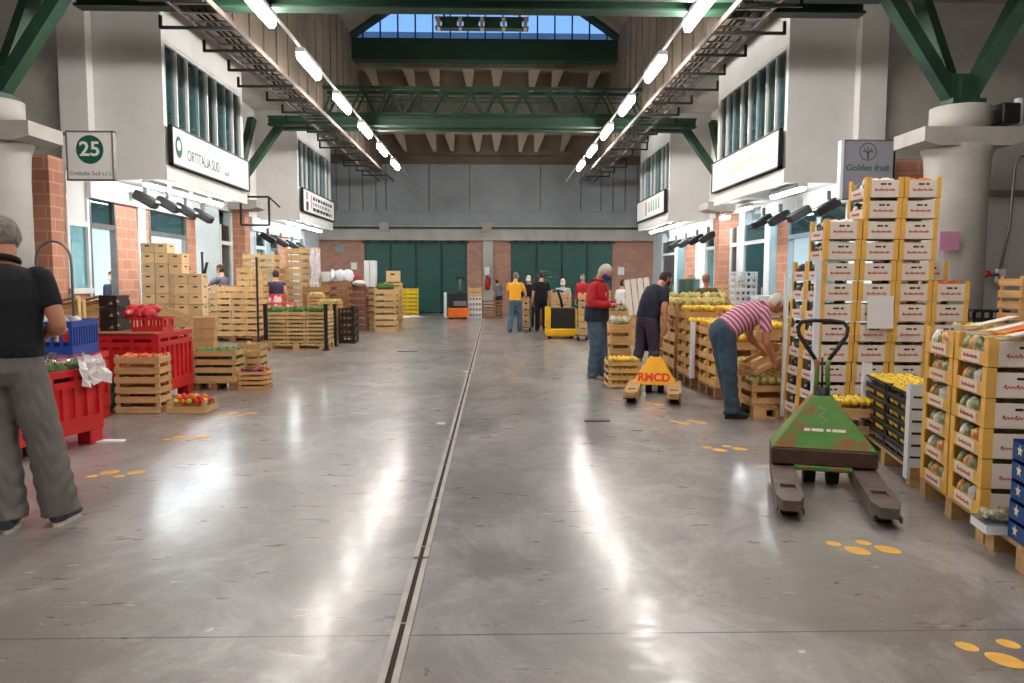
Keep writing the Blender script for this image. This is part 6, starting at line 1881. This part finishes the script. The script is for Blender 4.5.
# 5 .. 17 people farther away
def far(label, px, py, y, rz, H, **kw):
    if py: p = PZ(px, py)
    else: p = PY(px, 279, y)
    kw.setdefault('vox', .016); kw.setdefault('shoes', SHOEB); kw.setdefault('hands', True)
    return person(label, (p.x, p.y if py else y, 0), math.radians(rz), H, **kw)
YEL = mat('yellow_shirt_cloth', (246, 176, 40), .8, var=.08)
far('man in yellow shirt and jeans pushing a hand truck', 515, 333, 0, -18, 1.70, shirt=YEL, sleeve=.42, trousers=DENIM, hair=GREYH, legs={1: ((.10, .10, .50), (.11, .12, .085)), -1: ((-.10, .0, .5), (-.11, -.2, .085))}, lean=3,
    arms={1: ((.27, .12, 1.14), (.20, .38, 1.02)), -1: ((-.25, .1, 1.14), (-.2, .32, 1.0))}, shoes=SHOEG)
far('person dressed in black with white mask beyond the yellow shirt', 529, None, 23.2, 160, 1.62, shirt=BLK, sleeve=.9, trousers=BLK, hair=WHITEH, mask=WHITE)
far('person in black shirt and trousers seen from behind in the aisle', 541, 331, 0, 4, 1.72, shirt=BLK, sleeve=.44, trousers=BLK, hair=BROWNH)
far('person in pale blue shirt behind the yellow electric truck', 563, None, 21.6, 170, 1.52, shirt=mat('pale_blue_cloth', (176, 200, 214), .8, var=.06), sleeve=.5, trousers=NAVY, hair=WHITEH, mask=WHITE)
far('person in red top behind the man in red jacket', 583, None, 24.2, 150, 1.66, shirt=REDJ, sleeve=.9, trousers=NAVY, hair=GREYH)
far('man in white shirt and dark trousers by the leaning board', 622, None, 18.8, -60, 1.50, shirt=mat('white_cloth', (226, 226, 228), .8, var=.05), sleeve=.45, trousers=NAVY, hair=BROWNH, arms={1: ((.24, .16, 1.16), (.16, .38, 1.10)), -1: None} if False else {1: ((.24, .16, 1.16), (.16, .38, 1.10))})
far('man in olive vest seen from behind the leafy stacks', 707, None, 14.5, 10, 1.62, shirt=mat('olive_cloth', (92, 84, 56), .85, var=.12), sleeve=.3, trousers=NAVY, hair=mat('thin_red_brown_hair', (150, 100, 80), .8, var=.1), bald=.06, skin=SKIN2, bulk=1.12)
far('person in black and white striped top at the right shops', 693, None, 16.2, 90, 1.60, shirt=striped('black_white_stripe', (30, 30, 34), (220, 220, 220), (90, 90, 90), PI/2, 5.0), sleeve=.9, trousers=BLK, hair=GREYH)
far('small person by the brick pier between right shops', 742, None, 17.5, 120, 1.5, shirt=NAVY, sleeve=.9, trousers=NAVY, hair=BROWNH, vox=.02)
far('person in navy jacket and mask inside the near left shop', 113, None, 16.9, 170, 1.66, shirt=NAVY, sleeve=.9, trousers=NAVY, hair=BROWNH, mask=WHITE)
far('dark-haired person in the shop doorway behind plywood boxes, taller one', 188, None, 18.25, 120, 1.86, shirt=NAVY, sleeve=.9, trousers=NAVY, hair=BROWNH, vox=.02)
far('dark-haired person in the shop doorway behind plywood boxes, shorter one', 183, None, 18.8, 200, 1.66, shirt=BLK, sleeve=.9, trousers=NAVY, hair=BROWNH, vox=.02)
far('long-haired woman reaching out behind the big crate stack', 222, None, 19.4, 80, 1.86, shirt=mat('grey_violet_cloth', (104, 100, 120), .85, var=.1), sleeve=.4, trousers=NAVY, hair=BROWNH,
    arms={1: ((.24, .2, 1.24), (.18, .46, 1.16)), -1: ((-.22, .24, 1.26), (-.14, .50, 1.18))})
VEST = mat('purple_grey_vest', (70, 60, 88), .85, var=.12)
far('worker in dark purple vest behind the red printed cartons', 276, None, 19.2, 20, 1.72, shirt=VEST, sleeve=.15, trousers=NAVY, hair=BROWNH)
far('person in grey shorts leaning by the brown pallet box', 499, None, 30.4, 30, 1.50, shirt=mat('grey_cloth', (110, 108, 116), .85, var=.1), sleeve=.4, trousers=NAVY, hair=BROWNH, lean=14, arms={1: ((.26, .2, 1.05), (.2, .4, .92))})

# hand truck pushed by the man in yellow
p = PZ(527, 333)
o = thing('hand_truck', 'low hand truck before the man in yellow shirt', 'hand truck', (p.x-.0, p.y+.80, 0), 0)
MB().box((-.15, -.3, .10), (.15, .3, .13), GALV).build('platform', o)
MB().tube([(-.13, -.29, .13), (-.13, -.36, .95), (.13, -.36, .95), (.13, -.29, .13)], .016, GALV, n=8).build('handle', o)
for sx in (-1, 1):
    for sy in (-1, 1): MB().cyl((sx*.12-.02, sy*.24, .05), (sx*.12+.02, sy*.24, .05), .049, BLACKR, 14).build('wheel', o)
stack('nc', None, 'crate', p.x+.0, p.y+.83, .132, 0, (.2, .3, .172), [[5]], 'narrow cream crate on the hand truck of the man in yellow')
# green plant between the two
q = MB(); rr = random.Random(12)
p = PY(543, 276, 24.5)
o = thing('potted_plant', 'leafy green potted plant behind the person in black', 'plant', (p.x, 24.5, 0))
MB().tube([(0, 0, 0), (0, 0, .9)], [.16, .2], WOODB, n=14).build('pot', o)
MB().tube([(0, 0, .8), (.02, 0, 1.2), (0, 0, 1.55)], .02, WOODB, n=6).build('stem', o)
for i in range(60):
    a, z, r = rr.uniform(0, 2*PI), rr.uniform(1.15, 1.8), rr.uniform(.05, .42)
    c = Vector((r*math.cos(a), r*math.sin(a)*.6, z)); t = Vector((math.cos(a), math.sin(a), rr.uniform(-.3, .6))).normalized()*.11; s_ = Vector((-math.sin(a), math.cos(a), .2)).normalized()*.045
    k = q.mi(LEAF); f = q.bm.faces.new([q.bm.verts.new(x) for x in (c-t, c+s_, c+t, c-s_)]); f.material_index = k
q.build('leaves', o)
EXPOSURE = 0.52
# ------------------------------------------------------------------ output look
vs = SC.view_settings
vs.view_transform = 'Standard'; vs.look = 'None'; vs.gamma = 1.0; vs.use_curve_mapping = False
vs.exposure = EXPOSURE
SC.cycles.max_bounces = 6; SC.cycles.diffuse_bounces = 3; SC.cycles.glossy_bounces = 3
SC.cycles.transparent_max_bounces = 8; SC.cycles.transmission_bounces = 3
SC.cycles.caustics_reflective = False; SC.cycles.caustics_refractive = False
SC.cycles.sample_clamp_indirect = 6.0
SC.cycles.use_denoising = True
